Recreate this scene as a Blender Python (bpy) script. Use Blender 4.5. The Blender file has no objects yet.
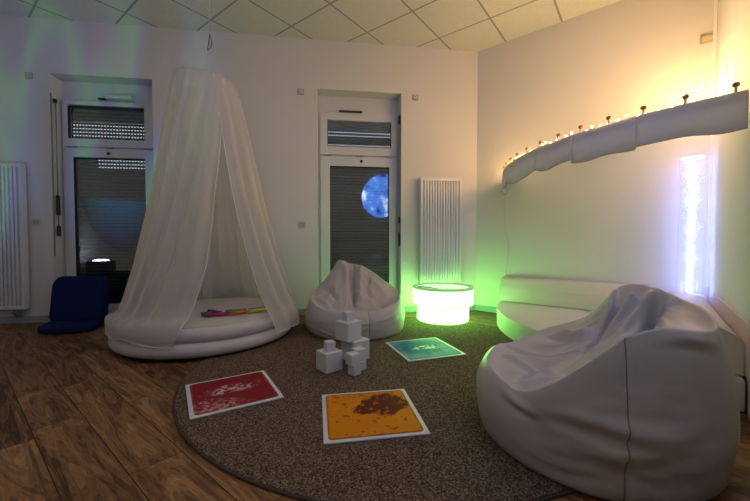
import bpy, bmesh, math, random
import numpy as np
from mathutils import Vector, Matrix, noise

random.seed(7)
PI = math.pi
sc = bpy.context.scene
C = sc.collection

# ------------------------------------------------------------------ camera
CAM_H = 0.93
cam_data = bpy.data.cameras.new('camera')
cam_data.sensor_width = 36.0
cam_data.lens = 345.6 / 750 * 36
cam_data.clip_start = 0.02
cam = bpy.data.objects.new('camera', cam_data)
C.objects.link(cam)
cam.location = (0, 0, CAM_H)
cam.rotation_euler = (math.radians(90 - 1.643), 0, -0.13358)
sc.camera = cam

# ------------------------------------------------------------------ world (daylight outside the shutters)
world = bpy.data.worlds.new('world')
sc.world = world
world.use_nodes = True
wn = world.node_tree
wn.nodes.clear()
wo = wn.nodes.new('ShaderNodeOutputWorld')
wb = wn.nodes.new('ShaderNodeBackground')
wb.inputs[0].default_value = (0.78, 0.88, 1.0, 1)
wb.inputs[1].default_value = 0.9
wn.links.new(wb.outputs[0], wo.inputs[0])

# ------------------------------------------------------------------ exposure
sc.view_settings.view_transform = 'Standard'
sc.view_settings.look = 'None'
sc.view_settings.gamma = 1.0
sc.view_settings.use_curve_mapping = False
sc.view_settings.exposure = 0.0


# ------------------------------------------------------------------ added fill lights and effect projector
def point(name, loc, col, power, rad=0.05):
    d = bpy.data.lights.new(name, 'POINT')
    d.color = col
    d.energy = power
    d.shadow_soft_size = rad
    o = bpy.data.objects.new(name, d)
    o.location = loc
    C.objects.link(o)
    return o


def area(name, loc, rot, col, power, sx, sy):
    d = bpy.data.lights.new(name, 'AREA')
    d.shape = 'RECTANGLE'
    d.size = sx
    d.size_y = sy
    d.color = col
    d.energy = power
    o = bpy.data.objects.new(name, d)
    o.location = loc
    o.rotation_euler = rot
    C.objects.link(o)
    return o


# unseen fill lights added to lift the room's ambient level
area('rear_fill_light', (-1.4, 0.5, 3.36), (0, 0, 0), (1.0, 0.93, 0.93), 9, 1.6, 1.0)
point('mid_fill_light', (-0.75, 1.7, 2.75), (1.0, 0.90, 0.84), 7.5, 0.15)  # extra fill added to light the valance front and walls
area('side_fill_light', (2.0, 2.3, 3.36), (0, 0, 0), (1.0, 0.86, 0.68), 4, 1.0, 1.0)
# effect projector throwing colour bands at the far left of the ceiling
pj = bpy.data.lights.new('effect_projector', 'SPOT')
pj.energy = 150
pj.spot_size = math.radians(70)
pj.spot_blend = 0.6
pj.shadow_soft_size = 0.01
pj.use_nodes = True
nt = pj.node_tree
em = nt.nodes['Emission']
tcn = nt.nodes.new('ShaderNodeTexCoord')
mpn = nt.nodes.new('ShaderNodeMapping')
mpn.inputs['Rotation'].default_value = (0, 0, 0.5)
mpn.inputs['Scale'].default_value = (5.0, 1.0, 1.0)
nzn = nt.nodes.new('ShaderNodeTexNoise')
nzn.inputs['Scale'].default_value = 1.3
nzn.inputs['Detail'].default_value = 1.5
rmp = nt.nodes.new('ShaderNodeValToRGB')
e_ = rmp.color_ramp.elements
e_[0].position = 0.36
e_[0].color = (0.02, 0.03, 0.07, 1)
e_[1].position = 0.72
e_[1].color = (0.03, 0.06, 0.16, 1)
for p_, c_ in ((0.45, (0.05, 0.14, 0.55, 1)), (0.51, (0.08, 0.62, 0.30, 1)), (0.57, (0.10, 0.10, 0.50, 1))):
    x_ = e_.new(p_)
    x_.color = c_
nt.links.new(tcn.outputs['Normal'], mpn.inputs['Vector'])
nt.links.new(mpn.outputs[0], nzn.inputs['Vector'])
nt.links.new(nzn.outputs['Fac'], rmp.inputs[0])
nt.links.new(rmp.outputs[0], em.inputs['Color'])
em.inputs['Strength'].default_value = 1.0
pjo = bpy.data.objects.new('effect_projector', pj)
pjo.location = (-2.3, 1.0, 0.5)
pjo.rotation_euler = (Vector((-3.1, 4.3, 3.1)) - Vector(pjo.location)).to_track_quat('-Z', 'Y').to_euler()
C.objects.link(pjo)


# ================================================================== helpers
def new_mat(name):
    m = bpy.data.materials.new(name)
    m.use_nodes = True
    return m, m.node_tree, m.node_tree.nodes['Principled BSDF']


def mat(name, col, rough=0.6, bump=0.0, bscale=200.0, var=0.0, vscale=3.0, emit=None, estr=0.0, metallic=0.0, spec=0.5):
    m, t, b = new_mat(name)
    b.inputs['Base Color'].default_value = (*col, 1)
    b.inputs['Roughness'].default_value = rough
    b.inputs['Metallic'].default_value = metallic
    b.inputs['Specular IOR Level'].default_value = spec
    tc = t.nodes.new('ShaderNodeTexCoord')
    if var > 0:
        n = t.nodes.new('ShaderNodeTexNoise')
        n.inputs['Scale'].default_value = vscale
        n.inputs['Detail'].default_value = 4
        t.links.new(tc.outputs['Object'], n.inputs['Vector'])
        r = t.nodes.new('ShaderNodeValToRGB')
        r.color_ramp.elements[0].position = 0.3
        r.color_ramp.elements[1].position = 0.7
        r.color_ramp.elements[0].color = (*[c * (1 - var) for c in col], 1)
        r.color_ramp.elements[1].color = (*[min(1, c * (1 + var)) for c in col], 1)
        t.links.new(n.outputs['Fac'], r.inputs[0])
        t.links.new(r.outputs[0], b.inputs['Base Color'])
    if bump > 0:
        n = t.nodes.new('ShaderNodeTexNoise')
        n.inputs['Scale'].default_value = bscale
        n.inputs['Detail'].default_value = 3
        t.links.new(tc.outputs['Object'], n.inputs['Vector'])
        bp = t.nodes.new('ShaderNodeBump')
        bp.inputs['Strength'].default_value = bump
        bp.inputs['Distance'].default_value = 0.01
        t.links.new(n.outputs['Fac'], bp.inputs['Height'])
        t.links.new(bp.outputs[0], b.inputs['Normal'])
    if emit:
        b.inputs['Emission Color'].default_value = (*emit, 1)
        b.inputs['Emission Strength'].default_value = estr
    return m


def obj(name, bm, m, parent=None, smooth=False, loc=None, rotz=None):
    me = bpy.data.meshes.new(name)
    bmesh.ops.recalc_face_normals(bm, faces=bm.faces)
    bm.to_mesh(me)
    bm.free()
    if smooth:
        me.polygons.foreach_set('use_smooth', [True] * len(me.polygons))
    if isinstance(m, (list, tuple)):
        for k in m:
            me.materials.append(k)
    elif m:
        me.materials.append(m)
    o = bpy.data.objects.new(name, me)
    C.objects.link(o)
    if parent:
        o.parent = parent
    if loc is not None:
        o.location = loc
    if rotz is not None:
        o.rotation_euler = (0, 0, rotz)
    return o


def thing(name, label, cat, loc=(0, 0, 0), rotz=0, group=None):
    o = bpy.data.objects.new(name, None)
    o.empty_display_size = 0.1
    C.objects.link(o)
    o.location = loc
    o.rotation_euler = (0, 0, rotz)
    return tag(o, label, cat, group)


def tag(o, label, cat, group=None):
    o['label'] = label
    o['category'] = cat
    if group:
        o['group'] = group
    return o


def struct(o):
    o['kind'] = 'structure'
    return o


def box(bm, x0, x1, y0, y1, z0, z1, bev=0.0, seg=2, M=None):
    r = bmesh.ops.create_cube(bm, size=1.0)
    vs = r['verts']
    for v in vs:
        v.co = Vector(((x0 + x1) / 2 + v.co.x * (x1 - x0), (y0 + y1) / 2 + v.co.y * (y1 - y0), (z0 + z1) / 2 + v.co.z * (z1 - z0)))
    if bev > 0:
        es = list({e for v in vs for e in v.link_edges})
        rr = bmesh.ops.bevel(bm, geom=es, offset=bev, segments=seg, affect='EDGES', profile=0.5)
        vs = list({v for f in rr['faces'] for v in f.verts} | {v for v in vs if v.is_valid})
    if M is not None:
        for v in vs:
            v.co = M @ v.co
    return vs


def B(*a, **k):
    bm = bmesh.new()
    box(bm, *a, **k)
    return bm


def tube(bm, pts, r, n=8, cap=True):
    pts = [Vector(p) for p in pts]
    rs = r if isinstance(r, (list, tuple)) else [r] * len(pts)
    rings = []
    prev = None
    for i, p in enumerate(pts):
        d = (pts[min(i + 1, len(pts) - 1)] - pts[max(i - 1, 0)]).normalized()
        if prev is None:
            a = Vector((0, 0, 1)) if abs(d.z) < 0.9 else Vector((1, 0, 0))
            x = d.cross(a).normalized()
        else:
            x = (prev - d * prev.dot(d)).normalized()
        prev = x
        y = d.cross(x)
        rings.append([bm.verts.new(p + (x * math.cos(2 * PI * k / n) + y * math.sin(2 * PI * k / n)) * rs[i]) for k in range(n)])
    for a, b in zip(rings, rings[1:]):
        for k in range(n):
            bm.faces.new((a[k], a[(k + 1) % n], b[(k + 1) % n], b[k]))
    if cap:
        bm.faces.new(rings[0][::-1])
        bm.faces.new(rings[-1])


def lathe(bm, prof, n=64, c=(0, 0), closed=False):
    rings = []
    for (r, z) in prof:
        if r < 1e-6:
            rings.append([bm.verts.new((c[0], c[1], z))])
        else:
            rings.append([bm.verts.new((c[0] + r * math.cos(2 * PI * k / n), c[1] + r * math.sin(2 * PI * k / n), z)) for k in range(n)])
    prs = list(zip(rings, rings[1:]))
    if closed:
        prs.append((rings[-1], rings[0]))
    for a, b in prs:
        for k in range(n):
            k2 = (k + 1) % n
            if len(a) == 1 and len(b) == 1:
                continue
            if len(a) == 1:
                bm.faces.new((a[0], b[k2], b[k]))
            elif len(b) == 1:
                bm.faces.new((a[k], a[k2], b[0]))
            else:
                bm.faces.new((a[k], a[k2], b[k2], b[k]))


def prism(bm, poly, z0, z1):
    a = [bm.verts.new((x, y, z0)) for x, y in poly]
    b = [bm.verts.new((x, y, z1)) for x, y in poly]
    n = len(poly)
    bm.faces.new(a[::-1])
    bm.faces.new(b)
    for i in range(n):
        bm.faces.new((a[i], a[(i + 1) % n], b[(i + 1) % n], b[i]))


# ================================================================== measured layout
H = 3.407
YB = 4.388
PA = Vector((-4.4, YB))
PB = Vector((1.95, YB))
PC = Vector((3.497, 2.751))
DG = (PC - PB).normalized()                    # along the slanted wall, away from the back wall
TH = Vector((DG.y, -DG.x))                     # along the third wall, from the corner towards the camera
if TH.y > 0:
    TH = -TH
PD = PC + TH * 5.77
PE = Vector((-4.4, PD.y))

# ------------------------------------------------------------------ structure materials
wall_m, t, b = new_mat('painted_woodchip_wall')
b.inputs['Base Color'].default_value = (0.74, 0.71, 0.70, 1)
b.inputs['Roughness'].default_value = 0.8
tc = t.nodes.new('ShaderNodeTexCoord')
n1 = t.nodes.new('ShaderNodeTexNoise')
n1.inputs['Scale'].default_value = 60
n1.inputs['Detail'].default_value = 4
bp = t.nodes.new('ShaderNodeBump')
bp.inputs['Strength'].default_value = 0.25
bp.inputs['Distance'].default_value = 0.006
t.links.new(tc.outputs['Object'], n1.inputs['Vector'])
t.links.new(n1.outputs['Fac'], bp.inputs['Height'])
t.links.new(bp.outputs[0], b.inputs['Normal'])

base_m = mat('grey_blue_baseboard', (0.33, 0.37, 0.42), 0.5)


def math_node(t, op, a=None, b=None, c=None):
    n = t.nodes.new('ShaderNodeMath')
    n.operation = op
    for i, v in enumerate((a, b, c)):
        if v is None:
            continue
        if isinstance(v, (int, float)):
            n.inputs[i].default_value = v
        else:
            t.links.new(v, n.inputs[i])
    return n.outputs[0]


def mix_rgb(t, fac, a, b):
    n = t.nodes.new('ShaderNodeMix')
    n.data_type = 'RGBA'
    if isinstance(fac, (int, float)):
        n.inputs[0].default_value = fac
    else:
        t.links.new(fac, n.inputs[0])
    for i, v in ((6, a), (7, b)):
        if isinstance(v, tuple):
            n.inputs[i].default_value = (*v, 1)
        else:
            t.links.new(v, n.inputs[i])
    return n.outputs[2]


# ceiling: mineral tiles laid diagonally in a metal grid
ceil_m, t, b = new_mat('mineral_ceiling_tiles')
b.inputs['Roughness'].default_value = 0.85
tc = t.nodes.new('ShaderNodeTexCoord')
sp = t.nodes.new('ShaderNodeSeparateXYZ')
t.links.new(tc.outputs['Object'], sp.inputs[0])
T = 0.625
gs = []
for ax in (0, 1):
    f = math_node(t, 'FRACT', math_node(t, 'DIVIDE', math_node(t, 'ADD', sp.outputs[ax], 100 * T + T / 2), T))
    d = math_node(t, 'ABSOLUTE', math_node(t, 'SUBTRACT', f, 0.5))
    gs.append(d)
dmin = math_node(t, 'MINIMUM', gs[0], gs[1])
grid = math_node(t, 'LESS_THAN', dmin, 0.016)
nz = t.nodes.new('ShaderNodeTexNoise')
nz.inputs['Scale'].default_value = 45
nz.inputs['Detail'].default_value = 5
t.links.new(tc.outputs['Object'], nz.inputs['Vector'])
tile_c = mix_rgb(t, nz.outputs['Fac'], (0.62, 0.64, 0.56), (0.80, 0.80, 0.72))
t.links.new(mix_rgb(t, grid, tile_c, (0.33, 0.34, 0.32)), b.inputs['Base Color'])
bp = t.nodes.new('ShaderNodeBump')
bp.inputs['Strength'].default_value = 0.5
bp.inputs['Distance'].default_value = 0.006
t.links.new(math_node(t, 'GREATER_THAN', dmin, 0.016), bp.inputs['Height'])
t.links.new(bp.outputs[0], b.inputs['Normal'])

# floor: rustic oak planks running parallel to the slanted wall
floor_m, t, b = new_mat('rustic_oak_planks')
tc = t.nodes.new('ShaderNodeTexCoord')
sp = t.nodes.new('ShaderNodeSeparateXYZ')
t.links.new(tc.outputs['Object'], sp.inputs[0])
PW, PL = 0.197, 1.3
row = math_node(t, 'FLOOR', math_node(t, 'DIVIDE', sp.outputs[1], PW))
rowf = math_node(t, 'FRACT', math_node(t, 'DIVIDE', sp.outputs[1], PW))
wnz = t.nodes.new('ShaderNodeTexWhiteNoise')
wnz.noise_dimensions = '1D'
t.links.new(row, wnz.inputs['W'])
xs = math_node(t, 'ADD', math_node(t, 'DIVIDE', sp.outputs[0], PL), wnz.outputs['Value'])
colm = math_node(t, 'FLOOR', xs)
colf = math_node(t, 'FRACT', xs)
pid = math_node(t, 'ADD', math_node(t, 'MULTIPLY', row, 7.31), math_node(t, 'MULTIPLY', colm, 3.17))
wn2 = t.nodes.new('ShaderNodeTexWhiteNoise')
wn2.noise_dimensions = '1D'
t.links.new(pid, wn2.inputs['W'])
cmb = t.nodes.new('ShaderNodeCombineXYZ')
t.links.new(math_node(t, 'MULTIPLY', sp.outputs[0], 1.0), cmb.inputs[0])
t.links.new(math_node(t, 'MULTIPLY', sp.outputs[1], 5.5), cmb.inputs[1])
t.links.new(math_node(t, 'MULTIPLY', pid, 5.0), cmb.inputs[2])
g1 = t.nodes.new('ShaderNodeTexNoise')
g1.inputs['Scale'].default_value = 1.5
g1.inputs['Detail'].default_value = 6
g1.inputs['Roughness'].default_value = 0.6
g1.inputs['Distortion'].default_value = 2.2
t.links.new(cmb.outputs[0], g1.inputs['Vector'])
# ring-like grain: bands of the distorted noise
bands = math_node(t, 'SINE', math_node(t, 'MULTIPLY', g1.outputs['Fac'], 55.0))
bands = math_node(t, 'MULTIPLY_ADD', bands, 0.5, 0.5)
g2 = t.nodes.new('ShaderNodeTexNoise')
g2.inputs['Scale'].default_value = 9
g2.inputs['Detail'].default_value = 4
cmb2 = t.nodes.new('ShaderNodeCombineXYZ')
t.links.new(math_node(t, 'MULTIPLY', sp.outputs[0], 0.8), cmb2.inputs[0])
t.links.new(math_node(t, 'MULTIPLY', sp.outputs[1], 10.0), cmb2.inputs[1])
t.links.new(pid, cmb2.inputs[2])
t.links.new(cmb2.outputs[0], g2.inputs['Vector'])
ramp = t.nodes.new('ShaderNodeValToRGB')
el = ramp.color_ramp.elements
el[0].position = 0.28
el[0].color = (0.045, 0.020, 0.009, 1)
el[1].position = 0.75
el[1].color = (0.46, 0.25, 0.10, 1)
k_ = el.new(0.42)
k_.color = (0.15, 0.07, 0.027, 1)
k_ = el.new(0.55)
k_.color = (0.27, 0.135, 0.052, 1)
mixv = math_node(t, 'ADD', math_node(t, 'MULTIPLY', g1.outputs['Fac'], 0.85), math_node(t, 'MULTIPLY', bands, 0.10))
mixv = math_node(t, 'ADD', mixv, math_node(t, 'MULTIPLY', math_node(t, 'SUBTRACT', g2.outputs['Fac'], 0.5), 0.35))
mixv = math_node(t, 'ADD', mixv, math_node(t, 'MULTIPLY', math_node(t, 'SUBTRACT', wn2.outputs['Value'], 0.5), 0.14))
t.links.new(mixv, ramp.inputs[0])
se1 = math_node(t, 'LESS_THAN', math_node(t, 'MINIMUM', rowf, math_node(t, 'SUBTRACT', 1.0, rowf)), 0.010)
se2 = math_node(t, 'LESS_THAN', math_node(t, 'MINIMUM', colf, math_node(t, 'SUBTRACT', 1.0, colf)), 0.0013)
seam = math_node(t, 'MAXIMUM', se1, se2)
t.links.new(mix_rgb(t, seam, ramp.outputs[0], (0.012, 0.007, 0.004)), b.inputs['Base Color'])
b.inputs['Roughness'].default_value = 0.5
b.inputs['Specular IOR Level'].default_value = 0.3
bp = t.nodes.new('ShaderNodeBump')
bp.inputs['Strength'].default_value = 0.3
bp.inputs['Distance'].default_value = 0.003
t.links.new(math_node(t, 'SUBTRACT', bands, math_node(t, 'MULTIPLY', seam, 3.0)), bp.inputs['Height'])
t.links.new(bp.outputs[0], b.inputs['Normal'])

# ------------------------------------------------------------------ floor and ceiling
outline = [PA, PB, PC, PD, PE]
ang = math.atan2(DG.y, DG.x)


def slab(name, m, z0, z1, rot, org, grow):
    bm = bmesh.new()
    c = sum(outline, Vector((0, 0))) / 5
    R = Matrix.Rotation(-rot, 2)
    poly = []
    for p in outline:
        q = p + (p - c).normalized() * grow
        q = R @ (q - Vector(org))
        poly.append((q.x, q.y))
    prism(bm, poly[::-1], z0, z1)
    o = obj(name, bm, m)
    o.location = (org[0], org[1], 0)
    o.rotation_euler = (0, 0, rot)
    return struct(o)


slab('floor', floor_m, -0.1, 0.0, ang, (-2.965 + 0.02, 3.727 + 0.02), 0.5)
slab('ceiling', ceil_m, H, H + 0.1, math.radians(-45.08), (-2.184, 4.165), 0.5)


# ------------------------------------------------------------------ walls
def wall(name, p, q, m=wall_m, th=0.15):
    d = (q - p).normalized()
    n = Vector((-d.y, d.x))   # outward when walking A->B->C clockwise seen from above
    bm = bmesh.new()
    prism(bm, [(p.x, p.y), (q.x, q.y), (q.x + n.x * th, q.y + n.y * th), (p.x + n.x * th, p.y + n.y * th)], 0, H)
    return struct(obj(name, bm, m))


# back wall with two openings
W1 = (-3.11, -2.030, 0.06, 2.81)
W2 = (-0.131, 0.929, 0.06, 2.81)
bm = bmesh.new()
YT = 4.73
for x0, x1, z0, z1 in ((-4.55, W1[0], 0, H), (W1[0], W1[1], 0, W1[2]), (W1[0], W1[1], W1[3], H), (W1[1], W2[0], 0, H),
                       (W2[0], W2[1], 0, W2[2]), (W2[0], W2[1], W2[3], H), (W2[1], 2.02, 0, H)):
    box(bm, x0, x1, YB, YT, z0, z1)
bmesh.ops.remove_doubles(bm, verts=bm.verts, dist=1e-5)
struct(obj('wall_back', bm, wall_m))
wall('wall_slanted', PB, PC)
wall('wall_right', PC, PD)
wall('wall_rear', PD, PE)
wall('wall_left', PE, PA)

# baseboards
def baseboard(name, p, q, h=0.075, th=0.014):
    d = (q - p).normalized()
    n = Vector((d.y, -d.x))
    bm = bmesh.new()
    prism(bm, [(p.x, p.y), (q.x, q.y), (q.x + n.x * th, q.y + n.y * th), (p.x + n.x * th, p.y + n.y * th)], 0.0, h)
    return struct(obj(name, bm, base_m))


baseboard('baseboard_back', Vector((-4.4, YB)), Vector((W1[0], YB)))
baseboard('baseboard_middle', Vector((W1[1], YB)), Vector((W2[0], YB)))
baseboard('baseboard_right', Vector((W2[1], YB)), Vector((1.94, YB)))
baseboard('baseboard_slanted', PB + DG * 0.0, PB + DG * 0.30)
# slim white cover strip in the corner behind the bubble tube
bm = bmesh.new()
q_ = PC + TH * 0.012 - DG * 0.012
box(bm, -0.012, 0.012, -0.012, 0.012, 0.5, H, M=Matrix.Translation((q_.x, q_.y, 0)) @ Matrix.Rotation(ang, 4, 'Z'))
struct(obj('trim_1', bm, mat('white_corner_strip', (0.82, 0.82, 0.84), 0.35)))

# ------------------------------------------------------------------ window doors with roller shutters
frame_m = mat('white_window_plastic', (0.66, 0.67, 0.69), 0.35)
reveal_dark = mat('dark_seal_rubber', (0.015, 0.015, 0.018), 0.6)
black_m = mat('black_fitting', (0.02, 0.02, 0.022), 0.45)
metal_m = mat('grey_fitting', (0.35, 0.36, 0.38), 0.35, metallic=0.7)

glass_m, t, b = new_mat('window_glass')
t.nodes.remove(b)
out = t.nodes['Material Output']
tr = t.nodes.new('ShaderNodeBsdfTransparent')
tr.inputs[0].default_value = (0.93, 0.95, 0.95, 1)
gl = t.nodes.new('ShaderNodeBsdfGlossy')
gl.inputs['Roughness'].default_value = 0.012
gl.inputs[0].default_value = (0.9, 0.95, 1.0, 1)
lw = t.nodes.new('ShaderNodeFresnel')
lw.inputs[0].default_value = 1.5
mx = t.nodes.new('ShaderNodeMixShader')
t.links.new(math_node(t, 'MULTIPLY_ADD', lw.outputs[0], 1.8, 0.04), mx.inputs[0])
t.links.new(tr.outputs[0], mx.inputs[1])
t.links.new(gl.outputs[0], mx.inputs[2])
t.links.new(mx.outputs[0], out.inputs['Surface'])


def shutter_mat(name, zones, base, xsplit=None):
    """grey slats with small slots; daylight comes through real transparency in the given height zones"""
    m, t, b = new_mat(name)
    out = t.nodes['Material Output']
    b.inputs['Base Color'].default_value = (*base, 1)
    b.inputs['Roughness'].default_value = 0.5
    tc = t.nodes.new('ShaderNodeTexCoord')
    sp = t.nodes.new('ShaderNodeSeparateXYZ')
    t.links.new(tc.outputs['Object'], sp.inputs[0])
    fx = math_node(t, 'FRACT', math_node(t, 'DIVIDE', math_node(t, 'ADD', sp.outputs[0], 10.0), 0.034))
    hx = math_node(t, 'LESS_THAN', math_node(t, 'ABSOLUTE', math_node(t, 'SUBTRACT', fx, 0.5)), 0.27)
    fz = math_node(t, 'FRACT', math_node(t, 'DIVIDE', sp.outputs[2], 0.042))
    hz = math_node(t, 'LESS_THAN', math_node(t, 'ABSOLUTE', math_node(t, 'SUBTRACT', fz, 0.5)), 0.15)
    tot = None
    for (z0, z1, x0, x1) in zones:
        a = math_node(t, 'MULTIPLY', math_node(t, 'GREATER_THAN', sp.outputs[2], z0), math_node(t, 'LESS_THAN', sp.outputs[2], z1))
        a = math_node(t, 'MULTIPLY', a, math_node(t, 'GREATER_THAN', sp.outputs[0], x0))
        a = math_node(t, 'MULTIPLY', a, math_node(t, 'LESS_THAN', sp.outputs[0], x1))
        tot = a if tot is None else math_node(t, 'MAXIMUM', tot, a)
    joint = math_node(t, 'LESS_THAN', math_node(t, 'MINIMUM', fz, math_node(t, 'SUBTRACT', 1.0, fz)), 0.11)
    t.links.new(mix_rgb(t, joint, base, (0.008, 0.008, 0.009)), b.inputs['Base Color'])
    mask = math_node(t, 'MULTIPLY', math_node(t, 'MULTIPLY', hx, hz), tot)
    tr = t.nodes.new('ShaderNodeBsdfTransparent')
    mx = t.nodes.new('ShaderNodeMixShader')
    t.links.new(mask, mx.inputs[0])
    t.links.new(b.outputs[0], mx.inputs[1])
    t.links.new(tr.outputs[0], mx.inputs[2])
    t.links.new(mx.outputs[0], out.inputs['Surface'])
    return m


def frame_ring(x0, x1, z0, z1, w, y0, y1, wb=None, bev=0.006, wr=None):
    """a rectangular frame of four mitred-looking bars"""
    wb = wb or w
    wr = wr or w
    bm = bmesh.new()
    box(bm, x0, x0 + w, y0, y1, z0, z1, bev=bev)
    box(bm, x1 - wr, x1, y0, y1, z0, z1, bev=bev)
    box(bm, x0 + w - 0.004, x1 - wr + 0.004, y0, y1, z1 - w, z1, bev=bev)
    box(bm, x0 + w - 0.004, x1 - wr + 0.004, y0, y1, z0, z0 + wb, bev=bev)
    return bm


def make_window(name, W, gx, gl, top_z, low_z, zones, shut_col):
    x0, x1, zb, zt = W
    r = bpy.data.objects.new(name, None)
    r.location = (0, 0, 0)
    C.objects.link(r)
    struct(r)
    FZ = 2.59                      # top of the frame, above it the shutter box
    MZ = 2.03
    obj('shutter_box', B(x0, x1, 4.580, 4.70, FZ, zt, bev=0.003), frame_m, r)
    obj('outer_frame', frame_ring(x0 + 0.001, x1 - 0.001, zb, FZ, 0.045 + 0.0, 4.560, 4.665), frame_m, r)
    obj('transom_bar', B(x0 + 0.04, x1 - 0.04, 4.560, 4.665, MZ - 0.03, MZ + 0.03, bev=0.004), frame_m, r)
    # sashes
    a = obj('fanlight_sash', frame_ring(x0 + 0.03, x1 - 0.03, MZ + 0.01, FZ - 0.01, gx[0] - x0 - 0.03, 4.533, 4.605, wb=top_z[0] - MZ - 0.01, wr=x1 - 0.03 - gx[1]), frame_m, r)
    ds = obj('door_sash', frame_ring(x0 + 0.03, x1 - 0.03, zb + 0.01, MZ - 0.01, gl[0] - x0 - 0.03, 4.533, 4.605, wb=low_z[0] - zb - 0.01, wr=x1 - 0.03 - gl[1]), frame_m, r)
    for nm, par, zz, gg in (('glass_pane', a, top_z, gx), ('glass_pane', ds, low_z, gl)):
        obj(nm, B(gg[0] - 0.012, gg[1] + 0.012, 4.565, 4.569, zz[0] - 0.012, zz[1] + 0.012), glass_m, par)
        g = obj('glazing_seal', frame_ring(gg[0] - 0.006, gg[1] + 0.006, zz[0] - 0.006, zz[1] + 0.006, 0.010, 4.537, 4.575, bev=0.001), reveal_dark, par)
    # roller shutter: curved slats in one sheet
    bm = bmesh.new()
    pit = 0.042
    nrow = int((FZ - zb) / pit)
    prev = None
    prof = []
    for i in range(nrow + 1):
        z = i * pit
        prof += [(z + 0.000, 0.0), (z + 0.004, -0.007), (z + 0.021, -0.013), (z + 0.037, -0.007), (z + 0.0415, 0.0)]
    vs = [[bm.verts.new((x, 4.685 + y, z)) for x in (x0 + 0.002, x1 - 0.002)] for z, y in prof if z < FZ + 0.02]
    for p, q in zip(vs, vs[1:]):
        bm.faces.new((p[0], p[1], q[1], q[0]))
    obj('roller_shutter', bm, shutter_mat(name + '_slats', zones, shut_col), r)
    # hinges and lock on the sashes
    for hx in (x0 + 0.13, (x0 + x1) / 2, x1 - 0.13):
        obj('hinge', B(hx - 0.045, hx + 0.045, 4.523, 4.537, MZ - 0.008, MZ + 0.006, bev=0.002), metal_m, r)
    bm = bmesh.new()
    lathe(bm, [(0, 0), (0.018, 0), (0.018, 0.012), (0.009, 0.016), (0, 0.016)], 20)
    bmesh.ops.rotate(bm, verts=bm.verts, matrix=Matrix.Rotation(PI / 2, 3, 'X'))
    obj('lock_cap', bm, black_m, ds, True, loc=((gx[0] + gx[1]) / 2 + 0.02, 4.533, MZ - 0.065))
    return r, a, ds


w1, fan1, door1 = make_window('window_1', W1, (-3.025, -2.195), (-2.975, -2.195), (2.135, 2.505), (0.17, 1.905),
                              [(2.10, 2.37, -9, 9), (1.80, 1.92, -2.80, 9)], (0.10, 0.105, 0.115))
w2, fan2, door2 = make_window('window_2', W2, (-0.008, 0.825), (0.022, 0.797), (2.15, 2.51), (0.17, 1.895),
                              [(2.30, 2.38, -9, 9), (2.15, 2.22, -9, 9)], (0.14, 0.14, 0.14))
# opener levers on top of the fanlights, crank rods at the side
obj('opener_arm', B(-2.60, -2.30, 4.48, 4.545, 2.600, 2.640, bev=0.006), frame_m, fan1)
obj('opener_bracket', B(-2.68, -2.60, 4.50, 4.545, 2.592, 2.606, bev=0.003), black_m, fan1)
obj('opener_arm', B(0.14, 0.44, 4.50, 4.545, 2.592, 2.604, bev=0.003), black_m, fan2)
bm = bmesh.new()
tube(bm, [(-3.08, 4.44, 2.52), (-3.08, 4.44, 1.45)], 0.006)
obj('crank_rod', bm, metal_m, w1, True)
bm = bmesh.new()
box(bm, -3.095, -3.065, 4.425, 4.455, 0.98, 1.10, bev=0.006)
box(bm, -3.095, -3.065, 4.425, 4.455, 1.22, 1.45, bev=0.006)
tube(bm, [(-3.08, 4.44, 1.08), (-3.08, 4.44, 1.25)], 0.005)
obj('crank_handle', bm, black_m, w1, True)
obj('shutter_strap', B(-3.108, -3.102, 4.40, 4.418, 0.75, 2.60), mat('grey_strap', (0.3, 0.3, 0.3), 0.8), w1)
obj('rod_bracket', B(-3.10, -3.07, 4.425, 4.455, 2.50, 2.545, bev=0.004), black_m, w1)
obj('shutter_strap', B(0.922, 0.928, 4.43, 4.448, 0.95, 2.55), mat('dark_strap', (0.05, 0.05, 0.05), 0.8), w2)
bm = bmesh.new()
box(bm, 0.905, 0.928, 4.425, 4.452, 1.16, 1.24, bev=0.004)
box(bm, 0.905, 0.928, 4.425, 4.452, 0.86, 1.04, bev=0.004)
obj('crank_handle', bm, black_m, w2)
obj('rod_bracket', B(0.90, 0.928, 4.42, 4.46, 2.44, 2.54, bev=0.004), black_m, w2)
bm = bmesh.new()
tube(bm, [(-0.055, 4.533, 1.10), (-0.055, 4.50, 1.10), (-0.055, 4.49, 1.06), (-0.055, 4.49, 0.97)], 0.009)
obj('door_handle', bm, frame_m, w2, True)

# ------------------------------------------------------------------ radiators
rad_m = mat('white_radiator_enamel', (0.78, 0.78, 0.79), 0.3)


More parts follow.
